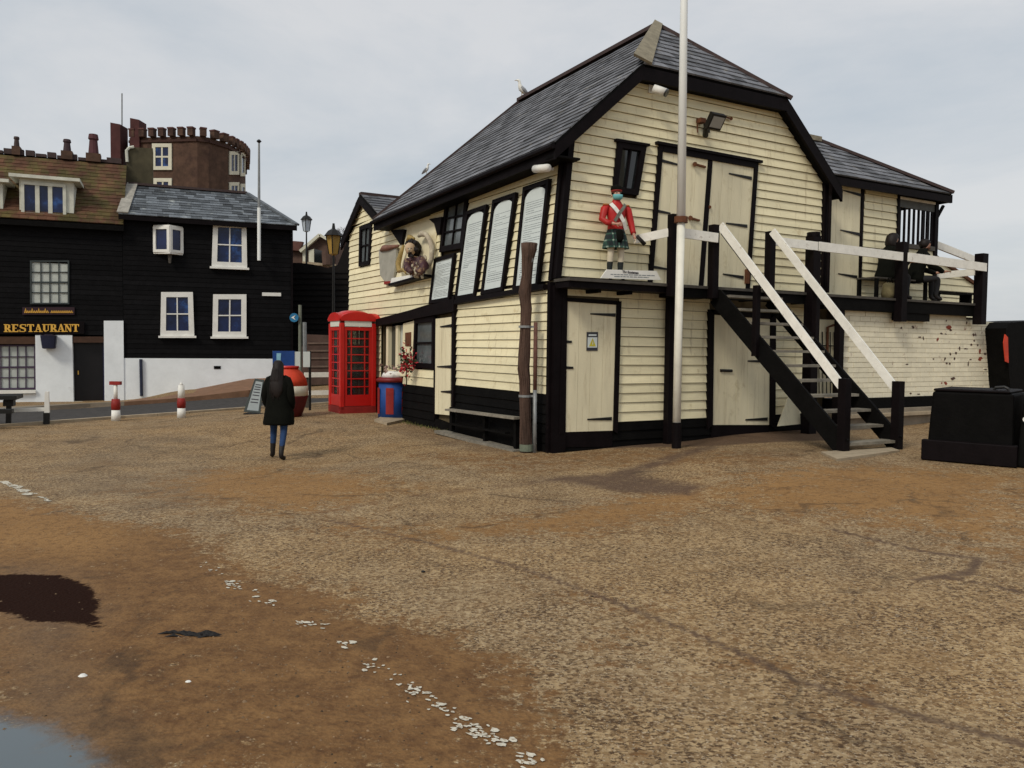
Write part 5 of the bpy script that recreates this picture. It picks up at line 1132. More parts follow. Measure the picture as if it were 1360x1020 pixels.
sf_.loft([((0, .19, .72), .03, .02), ((0, .205, .78), .07, .03), ((0, .19, .92), .08, .03), ((0, .17, .96), .06, .02)], 'sporran', coat, 12)
def band(pts, wd, name, m):
    mb = MB(); pts = [np.array(p, float) for p in pts]; vs = []
    for i, p in enumerate(pts):
        d = unit(pts[min(i + 1, len(pts) - 1)] - pts[max(i - 1, 0)]); s2 = unit(np.cross(d, np.array([0, 1, 0]))); vs += [sf_.W(p - s2 * wd / 2), sf_.W(p + s2 * wd / 2), sf_.W(p + s2 * wd / 2 - [0, .012, 0]), sf_.W(p - s2 * wd / 2 - [0, .012, 0])]
    mb.add(vs, [[4 * i + a, 4 * i + (a + 1) % 4, 4 * i + 4 + (a + 1) % 4, 4 * i + 4 + a] for i in range(len(pts) - 1) for a in range(4)] + [[0, 1, 2, 3]]); return mb.build(name, m, sg)
band([(.15, .085, 1.46), (.09, .135, 1.38), (0, .155, 1.27), (-.10, .15, 1.12), (-.17, .10, .98)], .075, 'cross_belt', white)
band([(-.15, .09, 1.46), (-.09, .142, 1.38), (0, .165, 1.27), (.09, .152, 1.12)], .06, 'cross_belt', mat('buff_belt', (.16, .17, .14), .7, .6, 45))
sf_.loft([((0, .0, 1.715), .10, .108), ((0, -.005, 1.74), .112, .118), ((0, -.01, 1.79), .104, .108), ((0, -.01, 1.83), .04, .05)], 'cap', coat, 16)
sf_.loft([((0, .0, 1.70), .103, .112), ((0, .0, 1.725), .106, .115)], 'cap_band', red_dull, 16)
sf_.loft([((0, .055, 1.535), .055, .06), ((0, .065, 1.56), .088, .075), ((0, .07, 1.60), .10, .08), ((0, .065, 1.635), .098, .074)], 'face_mask', mat('blue_surgical_mask', (.16, .45, .47), .7, .1), 14)
for s_ in (-1, 1): sf_.loft([((s_ * .038, .108, 1.660), .015, .010), ((s_ * .038, .108, 1.672), .015, .010)], 'eye', ink_dark, 8)
for s_ in (-1, 1): sf_.loft([((s_ * .095, .0, 1.60), .012, .02), ((s_ * .10, .0, 1.64), .014, .025)], 'ear', face, 8)
sf_.tube([(-.36, .17, .86), (-.52, .2, .70)], [.035, .04], 'scabbard_end', boot)
ps = thing('statue_plaque', FP.at(828, 372, .4), 'white lettered name board at the feet of the soldier statue', 'sign')
QP = Plane(FPt(0, 0, DE - .03), dF)
pq_ = QP.q((797, 369.5), (877, 372), (871, 360), (805, 358)); MB().pq(QP, pq_, .0, .02).build('board', white, ps)
cu, cv = bil(pq_, .47, .62); text('The Scotsman', QP, cu, cv, .055, ink_dark, ps, .022, .001, .002)
mb = MB()
for y_, x0, x1 in ((.42, .12, .92), (.2, .2, .8)):
    x_ = x0
    while x_ < x1: xx = min(x1, x_ + random.uniform(.03, .09)); mb.pq(QP, [bil(pq_, x_, y_), bil(pq_, xx, y_), bil(pq_, xx, y_ + .09), bil(pq_, x_, y_ + .09)], .021, .0225); x_ = xx + .012
mb.build('printed_lines', ink, ps)

# --- two people seated on the balcony
def seated(base, fwd, label, hatm, lean=.1, k=1., arms=(.35, .75)):
    f = Fig(base, fwd, 'person', label, 'person', k)
    J = {'pel': (0, 0, .47, (.14, .12)), 'wst': (0, .02, .62, (.13, .1)), 'chs': (0, .02 + lean, .85, (.15, .11)), 'nk0': (0, lean + .05, 1.02, .07), 'nk': (0, lean + .08, 1.08, .055), 'hd': (0, lean + .12, 1.17, .088), 'hd2': (0, lean + .11, 1.25, .075), 'nose': (0, lean + .215, 1.17, .014),
         'hl': (-.10, .02, .46, .09), 'kl': (-.14, .43, .48, .065), 'al': (-.14, .43, .09, .045), 'tl': (-.15, .57, .035, .038), 'hr': (.10, .02, .46, .09), 'kr': (.14, .43, .48, .065), 'ar': (.14, .38, .09, .045), 'tr': (.15, .52, .035, .038),
         'sl': (-.19, lean + .01, .97, .065), 'el': (-.25, lean + .1, .72, .052), 'wl': (-.15, arms[0] + lean, arms[1], .034), 'sr': (.19, lean + .01, .97, .065), 'er': (.25, lean + .1, .72, .052), 'wr': (.15, arms[0] + lean, arms[1], .034)}
    E_ = [('pel', 'wst'), ('wst', 'chs'), ('chs', 'nk0'), ('nk0', 'nk'), ('nk', 'hd'), ('hd', 'hd2'), ('hd', 'nose'), ('pel', 'hl'), ('hl', 'kl'), ('kl', 'al'), ('al', 'tl'), ('pel', 'hr'), ('hr', 'kr'), ('kr', 'ar'), ('ar', 'tr'), ('chs', 'sl'), ('sl', 'el'), ('el', 'wl'), ('chs', 'sr'), ('sr', 'er'), ('er', 'wr')]
    for s_, w_ in ((-1, 'wl'), (1, 'wr')):
        a, b = hand(None, (s_ * .14, arms[0] + lean + .02, arms[1]), (-s_ * .2, 1, .1), (0, 0, 1), '', None); merge(J, E_, a, b, w_ + '_', w_, 'w')
    f.body(J, E_, [skin, mat('dark_trousers', (.02, .02, .022), .9), boot, coat], lambda c: 2 if c[2] < .14 else (1 if c[2] < .55 else (3 if c[2] < 1.08 and c[1] < arms[0] + lean else 0)))
    f.loft([((0, .0, .40), .21, .19), ((0, .0, .5), .21, .18), ((0, .02, .62), .19, .15), ((0, .02 + lean * .8, .85), .21, .15), ((0, lean + .02, .98), .19, .12), ((0, lean + .05, 1.06), .10, .09), ((0, lean + .08, 1.11), .085, .085)], 'coat', coat, 18)
    for s_ in (-1, 1): f.tube([(s_ * .15, lean + .01, .99), (s_ * .22, lean + .02, .93), (s_ * .255, lean + .1, .72), (s_ * .2, (arms[0] + .2) / 2 + lean, (arms[1] + .7) / 2), (s_ * .155, arms[0] + lean - .02, arms[1])], [.06, .078, .066, .056, .048], 'sleeve', coat)
    return f, lean
sbz = lambda u, d: FPt(u, ZD, d)
ul, ur = FP.uv(1176, 390, d=.0)[0], FP.uv(1211, 390, d=-.0)[0]
f, l = seated(sbz(ul, -.02), dF * 1 + nF * .25, 'person with dark hair seated on the balcony, left of the pair and facing right', hair, .06, 1.02)
f.loft([((0, l + .06, 1.02), .10, .06), ((0, l + .04, 1.10), .115, .09), ((0, l + .06, 1.18), .11, .11), ((0, l + .09, 1.26), .105, .12), ((0, l + .10, 1.31), .07, .08), ((0, l + .10, 1.325), .02, .03)], 'hair', hair, 16)
f, l = seated(sbz(ur, .05), dF * .9 + nF * .5, 'bearded person in a black coat seated right of the pair, hands held out', hair, .1, .98, (.42, .62))
f.loft([((0, l + .06, 1.12), .07, .06), ((0, l + .07, 1.18), .098, .09), ((0, l + .09, 1.25), .10, .115), ((0, l + .10, 1.30), .06, .07), ((0, l + .1, 1.31), .02, .02)], 'hair', hair, 16)
f.loft([((0, l + .14, 1.075), .03, .03), ((0, l + .16, 1.10), .06, .05), ((0, l + .16, 1.13), .07, .05)], 'beard', mat('brown_beard', (.10, .04, .02), .9), 12)
be = thing('slatted_bench', sbz((ul + ur) / 2, -.1), 'pale slatted timber bench under the two seated people', 'bench')
for k in range(4): MB().pbox(FP, ul - .55, ur + .3, ZD + .40, ZD + .43, -.28 + k * .12, -.18 + k * .12).build('slat', deck_wood, be)
for u in (ul - .5, ur + .22):
    for d_ in (-.25, .15): MB().pbox(FP, u - .03, u + .03, ZD, ZD + .4, d_ - .03, d_ + .03).build('leg', black, be)
bg_ = thing('canvas_bag', sbz(ul - .25, .27), 'khaki canvas bag standing on the balcony in front of the seated pair', 'bag')
mb = MB(); c = sbz(ul - .3, .3); mb.loft([(c, .16, .10, .6), (c + Z * .1, .18, .11, .6), (c + Z * .28, .16, .08, .6), (c + Z * .31, .13, .03)], 14, dF, nF); mb.build('pouch', mat('khaki_canvas', (.17, .14, .07), .9, .4, 8), bg_, True)
MB().tube([c + dF * -.08 + Z * .3, c + dF * -.05 + Z * .4, c + dF * .05 + Z * .4, c + dF * .08 + Z * .3], [.012] * 4, 6).build('strap', black, bg_)

# --- gulls
def gull(p, fwd, k, label):
    f = Fig(p, fwd, 'seagull', label, 'bird', k)
    mb = MB(); ax = f.y
    prof = [((0, -.17, .04), .012, .008), ((0, -.12, .09), .035, .03), ((0, -.05, .15), .06, .06), ((0, .02, .21), .068, .072), ((0, .055, .28), .045, .05), ((0, .06, .34), .032, .036), ((0, .075, .385), .036, .038), ((0, .11, .395), .025, .025), ((0, .14, .39), .010, .010)]
    mb.tube([f.W(a) for a, _, _ in prof], [r * k for _, r, _ in prof], 10); mb.build('body', white, f.t, True)
    for s_ in (-1, 1):
        f.tube([(s_ * .05, .03, .24), (s_ * .06, -.04, .17), (s_ * .04, -.13, .09), (s_ * .01, -.20, .03)], [.03, .042, .028, .006], 'wing', mat('gull_grey', (.25, .26, .28), .7), 8)
        f.tube([(s_ * .025, .0, .14), (s_ * .025, .01, .0)], [.006, .005], 'leg', amber, 6)
    f.tube([(0, .135, .39), (0, .185, .375)], [.010, .003], 'beak', amber, 6)
tr_ = (proj(RB)[0] - 693) / (proj(RB)[0] - proj(RA)[0]); gq_ = RB + (RA - RB) * max(0.02, min(1, -tr_ if tr_ < 0 else tr_)); best = min(np.linspace(0, 1, 200), key=lambda s: abs(proj(RB + (RA - RB) * s)[0] - 693)); gq_ = RB + (RA - RB) * best
gull(gq_ + Z * .07, (-1, -.3, 0), 1.0, 'white seagull standing on the boathouse ridge')
be2 = min(np.linspace(0, 1, 200), key=lambda s: abs(proj(RB + (eL1 - RB) * s)[0] - 566)); gull(RB + (eL1 - RB) * be2 + Z * .07, (1, -.4, 0), .6, 'small distant seagull perched on the far hip of the boathouse roof')
# ================================================================ STREET: HOUSES
nH = HP.n; hb = lambda *px: HP.q(*px)
house = thing('black_weatherboard_house', HP.P(3.7, 0, 0), 'black weatherboarded house with a mottled slate roof, white sash windows and a white plinth', 'house')
U0, U1 = 1.0, 6.42; VE = 6.12; VB = 1.42
MB().prism([HP.P(U0 + .002, -.3, -.03), HP.P(U1, .2, -.03), HP.P(U1, VE, -.03), HP.P(U0 + .002, VE, -.03)], -nH * 5).build('wall_core', black, house)
def clad(u0, u1, v0, v1, par, holes=()):
    mb = MB(); boards(HP, v0, v1, .16, lambda v: u0, lambda v: u1, list(holes), black_clad, par, joined=mb, step=3, gapw=.004, d=-.02, th=.014); return mb.build('weatherboarding', black_clad, par, kind='stuff')
wc = hb((213, 446), (258, 446), (256, 388), (214, 388)); wd = hb((282, 447), (327, 447), (327, 391), (283, 391)); wb2 = hb((281, 354), (328, 356), (327, 297), (283, 295))
clad(U0, U1, VB, VE, house, [wc, wd, wb2])
MB().prism([HP.P(U0, -.2, -.02), HP.P(U1, .3, -.02), HP.P(U1, VB, -.02), HP.P(U0, VB, -.02)], nH * .05).build('rendered_plinth', white_wall, house)
for q_, lb_ in ((wc, 'lower left white sash window'), (wd, 'lower right white sash window'), (wb2, 'upper right white sash window')):
    window(HP, q_, house, white, glass_blue, 2, 2, .17, .04, .05, sill=.07, label=lb_)
# oriel corner window
ob = hb((204, 335), (243, 337), (243, 302), (205, 301)); ow = thing('x', (0, 0, 0), '', ''); bpy.data.objects.remove(ow)
a, b = ob[0], ob[1]; zt_, zb_ = ob[3][1], ob[0][1]; um = a[0] + (b[0] - a[0]) * .55
pA, pM, pB = HP.P(a[0], 0, .02), HP.P(um, 0, .32), HP.P(b[0], 0, .02)
for i, (p, q2, wid, gl) in enumerate(((pA, pM, 0, glass_blue), (pM, pB, 0, glass_blue))):
    pl2 = Plane(p + Z * 0, unit(q2 - p)); ln = np.linalg.norm(q2 - p); lo, hi = zb_, zt_
    window(pl2, [(0, lo), (ln, lo), (ln, hi), (0, hi)], house, white, gl, 1, 1, .09, .03, .0, label='slanted side of the small oriel window')
for z_ in (zb_ - .05, zt_): MB().prism([pA - nH * .02 + Z * z_, pM + nH * .03 + Z * z_, pB - nH * .02 + Z * z_], Z * .05).build('oriel_board', white, house)
MB().tube([HP.P(um, zb_ - .08, .12), HP.P(um, zb_ - .35, .12)], [.07, .04], 7).build('oriel_bracket', deck_wood, house)
MB().tube([HP.at(187, 477, .08), HP.at(188, 526, .08)], .05, 7).build('drainpipe', mat('blue_black_pipe', (.02, .025, .05), .5), house)
MB().pq(HP, hb((284, 490), (293, 490), (293, 486), (284, 486)), .03, .045).build('air_brick', black, house)
MB().pbox(HP, U1 - .02, U1 + .04, VB, VE, -.1, .04).build('corner_board', black_trim, house)
# roof
ehL, ehR = HP.P(U0 - .1, VE - .02, .28), HP.P(U1 + .15, VE - .02, .28)
def on_back(px, py, d): return HP.at(px, py, d)
tL, tR = on_back(171, 240, -2.1), on_back(328, 263, -2.1)
zr = (tL[2] + tR[2]) / 2; tL[2] = tR[2] = zr
o4, u4, w4, n4, L4, H4, t4 = roof_frame(ehL, ehR, tL)
slates(o4, u4, w4, n4, H4, pw((0, 0), (H4, (tL - ehL) @ u4)), pw((0, L4), (H4, (tR - ehL) @ u4)), slate_far, house, .22, .34)
MB().prism([ehL, ehR, tR, tL], -n4 * .06).build('roof_deck', black, house)
bk1 = ehR - nH * 5.2; MB().prism([ehR, bk1, tR], Z * .05).build('roof_deck', slate_far, house)
MB().prism([ehL, tL, ehL - nH * 5.2], Z * .05).build('gable_infill', black, house)
MB().beam(tL + Z * .04, tR + Z * .04, .22, .08).build('ridge', ridge_red, house); MB().beam(tR + Z * .04, ehR + Z * .05, .2, .07).build('hip_capping', slate_far, house)
MB().beam(ehL + Z * .07 + dH * .12, tL + Z * .07 + dH * .12, .34, .04).build('verge_slates', mat('pale_verge', (.32, .30, .26), .8, .4, 6), house)
MB().prism([ehL - Z * .02, ehR - Z * .02, ehR - Z * .16, ehL - Z * .16], -nH * .04).build('fascia', black_trim, house)
hp = thing('wall_flagpole', HP.at(344, 345, .15), 'thin white flagpole fixed to the black house wall and rising above its roof', 'flagpole')
f0, f1 = HP.at(344, 346, .4), HP.at(344, 190, .4)
MB().tube([f0, lp(f0, f1, .45)], .06, 8).build('lower_mast', pole_white, hp); MB().tube([lp(f0, f1, .45), f1], [.05, .035], 8).build('upper_mast', grey_post, hp)
mb = MB(); mb.loft([(f1, .03, .03), (f1 + Z * .06, .09, .09), (f1 + Z * .12, .03, .03)], 8); mb.build('finial', iron, hp)
MB().box(lp(f0, f1, .04) - nH * .2, (.03, .2, .03), (dH, nH, Z)).box(lp(f0, f1, .3) - nH * .2, (.03, .2, .03), (dH, nH, Z)).build('bracket', iron, hp)
np_ = MB().pq(HP, hb((348, 393), (373, 393.5), (373, 389), (348, 388.5)), .02, .05).build('street_name_plate', white, label='small white name plate on the black house wall beside the flagpole', cat='sign')

# restaurant
rest = thing('restaurant_building', HP.P(-1.5, 0, 0), 'black-fronted restaurant with a gold-lettered sign, white ground-floor piers and a mossy tiled roof', 'restaurant')
VR = 5.75; RU0 = -7.5
MB().prism([HP.P(RU0, -.5, -.35), HP.P(U0 - .004, -.2, -.35), HP.P(U0 - .004, VR, -.35), HP.P(RU0, VR, -.35)], -nH * 5).build('wall_core', black, rest)
vg = HP.uv(60, 444)[1]; q1 = hb((40, 404), (92, 404), (92, 346), (40, 346))
clad(RU0, U0 - .01, vg, VR, rest, [q1])
MB().prism([HP.P(RU0, vg, -.34), HP.P(U0 - .01, vg, -.34), HP.P(U0 - .01, VR, -.34), HP.P(RU0, VR, -.34)], nH * .3).build('upper_wall', black, rest)
wr_ = window(HP, q1, rest, mat('dark_window_bars', (.04, .05, .05), .6), mat('net_curtain', (.47, .50, .46), .5, .25, 3), 4, 4, .045, .03, .0, label='first-floor window with net curtains above the sign', split=2)
MB().pq(HP, hb((48, 541), (98, 538), (96, 445), (47, 445)), -.36, .04).build('pier', white_wall, rest)
MB().pq(HP, hb((139, 536), (165, 536), (164, 426), (138, 426)), -.36, .06).build('pier', white_wall, rest)
MB().pq(HP, hb((-140, 457), (47, 457), (47, 447), (-140, 447)), -.3, .02).build('lintel', mat('brown_lintel', (.07, .035, .02), .8, .3, 5), rest)
MB().pq(HP, hb((97, 455), (139, 455), (139, 447), (97, 447)), -.3, .02).build('lintel', mat('brown_lintel', (.06, .03, .018), .8, .3, 5), rest)
dq_ = hb((99, 533), (140, 533), (139, 455), (97, 455)); dd_ = MB().pq(HP, dq_, -.3, -.22).build('door', mat('black_door', (.006, .005, .006), .4), rest)
MB().pq(HP, [bil(dq_, .93, 0), bil(dq_, 1, 0), bil(dq_, 1, 1), bil(dq_, .93, 1)], -.219, -.12).build('door_jamb', mat('navy_jamb', (.012, .012, .05), .4), rest)
MB().tube([HP.P(*bil(dq_, .12, .45), -.2), HP.P(*bil(dq_, .12, .52), -.2)], .02, 6).build('handle', gold, dd_)
MB().pq(HP, hb((97, 538), (142, 537), (141, 533), (98, 533)), -.3, .25).build('doorstep', kerbm, rest)
wq2 = hb((-60, 519), (47, 517), (47, 458), (-60, 458))
window(HP, wq2, rest, mat('plum_frame', (.05, .03, .06), .5), glass_curtain, 9, 4, .05, .03, -.12, label='wide small-paned shop window with pale curtains', split=2)
MB().pq(HP, hb((-80, 524), (48, 522), (48, 518), (-80, 519)), -.3, .12).build('sill', white, rest)
MB().pq(HP, hb((-300, 545), (48, 541), (48, 523), (-300, 527)), -.36, .0).build('stall_riser', white_wall, rest)
MB().pbox(HP, RU0, HP.uv(-62, 480)[0], -.4, vg, -.36, .02).build('pier', white_wall, rest)
sg2 = thing('restaurant_sign', HP.at(50, 443, .1), 'long black fascia board with RESTAURANT in gold letters', 'sign')
sq_ = hb((-60, 444), (112, 443.5), (112, 427), (-60, 427)); MB().pq(HP, sq_, .02, .07).build('board', black_trim, sg2)
# serif letters from strokes
def serif(ch, u, v, h_, wv):
    T, t_ = .24 * h_, .10 * h_; out = []
    def bar(x0, y0, x1, y1, th): 
        a, b = np.array([x0, y0]), np.array([x1, y1]); d = (b - a) / np.linalg.norm(b - a); n_ = np.array([-d[1], d[0]]) * th / 2; out.append([a - n_, b - n_, b + n_, a + n_])
    def srf(x, y): bar(x - T * .95, y, x + T * .95, y, t_)
    W, Hh = wv, h_
    if ch in 'RE': bar(T, 0, T, Hh, T); srf(T, t_ / 2); srf(T, Hh - t_ / 2)
    if ch == 'R': bar(T, Hh * .94, W * .7, Hh * .94, t_); bar(T, Hh * .5, W * .7, Hh * .5, t_); bar(W * .74, Hh * .5, W * .74, Hh * .94, T); bar(W * .5, Hh * .5, W * .9, t_, T * .9); srf(W * .92, t_ / 2)
    if ch == 'E': bar(T, t_ * .6, W * .9, t_ * .6, t_ * 1.2); bar(T, Hh - t_ * .6, W * .88, Hh - t_ * .6, t_ * 1.2); bar(T, Hh / 2, W * .7, Hh / 2, t_); bar(W * .88, 0, W * .88, Hh * .28, t_); bar(W * .86, Hh * .74, W * .86, Hh, t_)
    if ch == 'S': bar(W * .12, t_ * .6, W * .75, t_ * .6, t_); bar(W * .8, t_, W * .8, Hh * .48, T * .8); bar(W * .78, Hh * .42, W * .2, Hh * .6, T * .9); bar(W * .2, Hh * .55, W * .2, Hh - t_, T * .8); bar(W * .22, Hh - t_ * .6, W * .85, Hh - t_ * .6, t_); bar(W * .1, 0, W * .1, Hh * .3, t_); bar(W * .88, Hh * .7, W * .88, Hh, t_)
    if ch == 'T': bar(W / 2, 0, W / 2, Hh, T); srf(W / 2, t_ / 2); bar(W * .06, Hh - t_ * .6, W * .94, Hh - t_ * .6, t_ * 1.2); bar(W * .08, Hh * .7, W * .08, Hh, t_); bar(W * .92, Hh * .7, W * .92, Hh, t_)
    if ch == 'A': bar(W * .16, 0, W * .5, Hh, t_); bar(W * .84, 0, W * .5, Hh, T * .9); bar(W * .3, Hh * .34, W * .7, Hh * .34, t_); srf(W * .16, t_ / 2); srf(W * .84, t_ / 2)
    if ch == 'U': bar(T, Hh * .2, T, Hh, T); bar(W * .84, Hh * .2, W * .84, Hh, t_); bar(T, Hh * .22, W * .5, t_ * .6, T * .8); bar(W * .5, t_ * .6, W * .84, Hh * .24, t_); srf(T, Hh - t_ / 2); srf(W * .84, Hh - t_ / 2)
    if ch == 'N': bar(W * .16, 0, W * .16, Hh, t_); bar(W * .84, 0, W * .84, Hh, t_); bar(W * .16, Hh * .96, W * .84, Hh * .05, T * .9); srf(W * .16, t_ / 2); srf(W * .16, Hh - t_ / 2); srf(W * .84, Hh - t_ / 2)
    mb = MB()
    for i, q in enumerate(out): mb.pq(HP, [(u + p[0], v + p[1]) for p in q], .071, .085 + .0008 * i)
    return mb.build('letter', gold, sg2)
s0, s1 = HP.uv(5.5, 441), HP.uv(106, 440.5); lh = HP.uv(50, 430.5)[1] - HP.uv(50, 440.7)[1]; stp = (s1[0] - s0[0]) / 10
for i, ch in enumerate('RESTAURANT'): serif(ch, s0[0] + i * stp, s0[1] + (s1[1] - s0[1]) * i / 10, lh, stp * .96)
s2g = thing('gold_script_sign', HP.at(64, 418, .05), 'line of small gold script lettering on a dark strip under the first-floor window', 'sign')
MB().pq(HP, hb((30, 418), (99, 418), (99, 408), (30, 408)), .0, .04).build('board', mat('plum_board', (.03, .012, .018), .5), s2g)
mb = MB(); x_ = 33.
while x_ < 96:
    if not 62.5 < x_ < 67: 
        tall = random.random() < .22; y1 = 409.5 if tall else 412.5
        mb.tube([HP.at(x_, 415.5, .05), HP.at(x_ + 1.1, y1, .05), HP.at(x_ + 2.2, 415.5, .05), HP.at(x_ + 3, 414.5, .05)], .018, 5, False)
    x_ += 2.9
mb.build('script_lettering', gold, s2g)
ln_ = thing('wall_lantern', HP.at(65, 463, .2), 'dark blue box lantern on the white pier beneath the restaurant sign', 'lantern')
c = HP.at(65, 454, .22); MB().loft([(c - Z * .22, .15, .13, .4), (c - Z * .2, .19, .16, .4), (c + Z * .2, .24, .18, .4), (c + Z * .24, .08, .08, .5)], 12, dH, nH).build('body', mat('navy_lantern', (.012, .014, .035), .4, .3), ln_)
MB().box(c - nH * .15 + Z * .1, (.03, .12, .03), (dH, nH, Z)).build('bracket', iron, ln_)
# mossy roof with dormers
rL, rR = HP.P(RU0, VR, .25), HP.P(U0 + .05, VR + .02, .25); tpR = HP.at(160, 218, -2.3); tpL = tpR - dH * (U0 + .1 - RU0); tpL[2] = tpR[2]
o5, u5, w5, n5, L5, H5, t5 = roof_frame(rL, rR, tpL)
slates(o5, u5, w5, n5, H5, lambda w: 0, lambda w: L5, tile_red, rest, .2, .24, name='clay_tiles')
MB().prism([rL - Z * .03, rR - Z * .03, rR - Z * .2, rL - Z * .2], -nH * .3).build('fascia', black, rest)
MB().prism([rL, rR, tpR, tpL], -n5 * .06).build('roof_deck', black, rest)
MB().prism([rR, tpR, rR - nH * 5], -dH * .1).build('gable_wall', brick_brown, rest)
for i in range(0, 26): 
    p = tpR + Z * .05 - dH * (.2 + i * .32)
    if i % 2 == 0 or i in (9, 15): MB().box(p + Z * .04, (.13 + (.1 if i % 7 == 0 else 0), .1, .09), (dH, nH, Z)).build('ridge_tile', ridge_red, rest)
    else: MB().box(p, (.16, .09, .05), (dH, nH, Z)).build('ridge_tile', ridge_red, rest)
for px, w_r, hgt, m_ in ((23, .09, .35, ridge_red), (89, .13, .42, mat('dark_pot', (.05, .03, .035), .8)), (124, .17, .68, mat('purple_red_pot', (.08, .03, .034), .8))):
    s_ = min(np.linspace(0, 9, 300), key=lambda s: abs(proj(tpR - dH * s)[0] - px)); p = tpR - dH * s_
    ch_ = MB().box(p + Z * .12, (w_r * 1.35, .2, .14), (dH, nH, Z)).build('chimney_stack', brick_brown, rest); MB().loft([(p + Z * .26, w_r, w_r), (p + Z * (.26 + hgt * .7), w_r * .75, w_r * .75), (p + Z * (.3 + hgt * .7), w_r, w_r), (p + Z * (.26 + hgt), w_r * .85, w_r * .85)], 10).build('chimney_pot', m_, ch_)
dorm_w = mat('dormer_paint', (.58, .58, .50), .7, .2, 4)
def dormer(x0, x1, yt, yb, lbl):
    dp = .0; q_ = [HP.at(x0, yb, dp), HP.at(x1, yb, dp), HP.at(x1, yt, dp), HP.at(x0, yt, dp)]
    b0, b1 = HP.uv(x0, yb, dp), HP.uv(x1, yb, dp); tz = HP.uv(x1, yt, dp)[1]; bz = max(b0[1], b1[1]) - .02
    dm_ = MB().pbox(HP, b0[0], b1[0], bz, tz, -1.9, -.03).build('dormer', dorm_w, rest)
    window(HP, [(b0[0] + .05, bz + .05), (b0[0] + (b1[0] - b0[0]) * .86, bz + .05), (b0[0] + (b1[0] - b0[0]) * .86, tz - .10), (b0[0] + .05, tz - .10)], rest, dorm_w, glass_blue, 3, 1, .09, .12, .0, sill=.06, label=lbl)
    mb = MB(); mb.pbox(HP, b0[0] - .25, b1[0] + .2, tz + .0, tz + .1, -1.95, .2); mb.build('dormer_roof', dorm_w, rest)
dormer(26, 98, 242, 291, 'three-light dormer window with a flat white roof'); dormer(-60, 4, 243, 293, 'dormer window cut by the left edge of the photo')
# side rise between house and restaurant roof
dch = HP.at(183, 244, -2.6); 
ck = thing('mossy_chimney', dch, 'dark mossy brick chimney stack rising behind the left end of the slate roof', 'chimney')
cq = [HP.at(168, 246, -2.45), HP.at(203, 250, -2.45), HP.at(203, 197, -2.45), HP.at(168, 195, -2.45)]
MB().prism(cq, -nH * .8).build('stack', mat('mossy_brick', (.07, .06, .035), .9, .4, 3, .4), ck); MB().tube([HP.at(169, 215, -2.4), HP.at(168, 200, -2.4), HP.at(172, 196, -2.4), HP.at(178, 195, -2.4)], .05, 6).build('pipe', dorm_w, ck)

# ================================================================ CASTLE TOWER (far, uphill)
TY = 46.; TP = Plane(np.array([0, TY, 0]), np.array([1., 0, 0])); tc_ = TP.at(250, 300)
tw = thing('castellated_tower', TP.at(240, 320), 'brown brick castellated tower house with white windows on the hill behind the black house', 'tower')
X = lambda px, py=200: TP.at(px, py)
mpx = TY / F
XD = lambda px, dy: (float(Plane(np.array([0, TY + dy, 0]), np.array([1., 0, 0])).at(px, 200)[0]), TY + dy)
plan = [XD(172, 0), XD(262, -.6), XD(277, -.3), XD(302, 1.0), XD(319, 2.6), XD(326, 4.2), XD(326, 8), XD(172, 8)]
zb0 = 2.0; zt0 = TP.at(240, 184)[2] 
vs = [(*p, zb0) for p in plan] + [(*p, zt0) for p in plan]; n = len(plan)
MB().add(vs, [[i, (i + 1) % n, n + (i + 1) % n, n + i] for i in range(n)] + [list(range(n, 2 * n))]).build('tower_wall', brick_brown, tw)
for i in range(n - 2):
    a, b = np.array([*plan[i], zt0]), np.array([*plan[i + 1], zt0]); Ln_ = np.linalg.norm(b - a); k_ = max(1, round(Ln_ / .60)); d_ = unit(b - a); nn = np.array([d_[1], -d_[0], 0])
    MB().beam(a - Z * .22, b - Z * .22, .18, .14).build('string_course', mat('dark_course', (.055, .028, .022), .9), tw)
    for j in range(k_):
        c = a + (b - a) * (j + .5) / k_; s_ = MB().box(c + Z * .2 - nn * -.1, (Ln_ / k_ * .27, .16, .20), (d_, nn, Z)).build('merlon', brick_brown, tw)
        MB().box(c + Z * .42 - nn * -.1, (Ln_ / k_ * .30, .19, .04), (d_, nn, Z)).build('merlon_cap', mat('cap_brick', (.10, .045, .04), .9) if 'cap_brick' not in bpy.data.materials else bpy.data.materials['cap_brick'], s_)
wfm = mat('pale_stone_frame', (.62, .60, .48), .8, .15, 2)
def twin(x0, x1, y0, y1, i, cols, rows, lbl):
    a, b = np.array([*plan[i], 0]), np.array([*plan[i + 1], 0]); pl3 = Plane(a, unit(b - a)); q_ = pl3.q((x0, y1), (x1, y1), (x1, y0), (x0, y0)); window(pl3, q_, tw, wfm, glass_blue, cols, rows, .2, .09, .06, label=lbl)
twin(203, 229, 191, 226, 0, 2, 2, 'white-framed window on the flat face of the tower')
twin(205, 229, 237, 262, 0, 2, 2, 'lower window mostly hidden by the slate roof')
twin(303.5, 316, 201, 232, 3, 2, 1, 'left light of the upper bay window'); twin(318.5, 324, 203, 234, 4, 1, 1, 'right light of the upper bay window')
twin(303.5, 316, 242, 266, 3, 2, 1, 'left light of the lower bay window'); twin(318.5, 324, 244, 268, 4, 1, 1, 'right light of the lower bay window')
for x0, x1, yt, dy, nm in ((150, 163, 167, 0, 'chimney_stack'), (176, 188, 161, 0, 'chimney_stack')):
    a, b = X(x0, yt), X(x1, yt); MB().prism([np.array([a[0], TY - .3, zb0]), np.array([b[0], TY - .3, zb0]), np.array([b[0], TY - .3, b[2]]), np.array([a[0], TY - .3, a[2] + .1])], np.array([0, .9, 0])).build(nm, mat('red_stack', (.07, .025, .024), .9, .3, 2), tw)
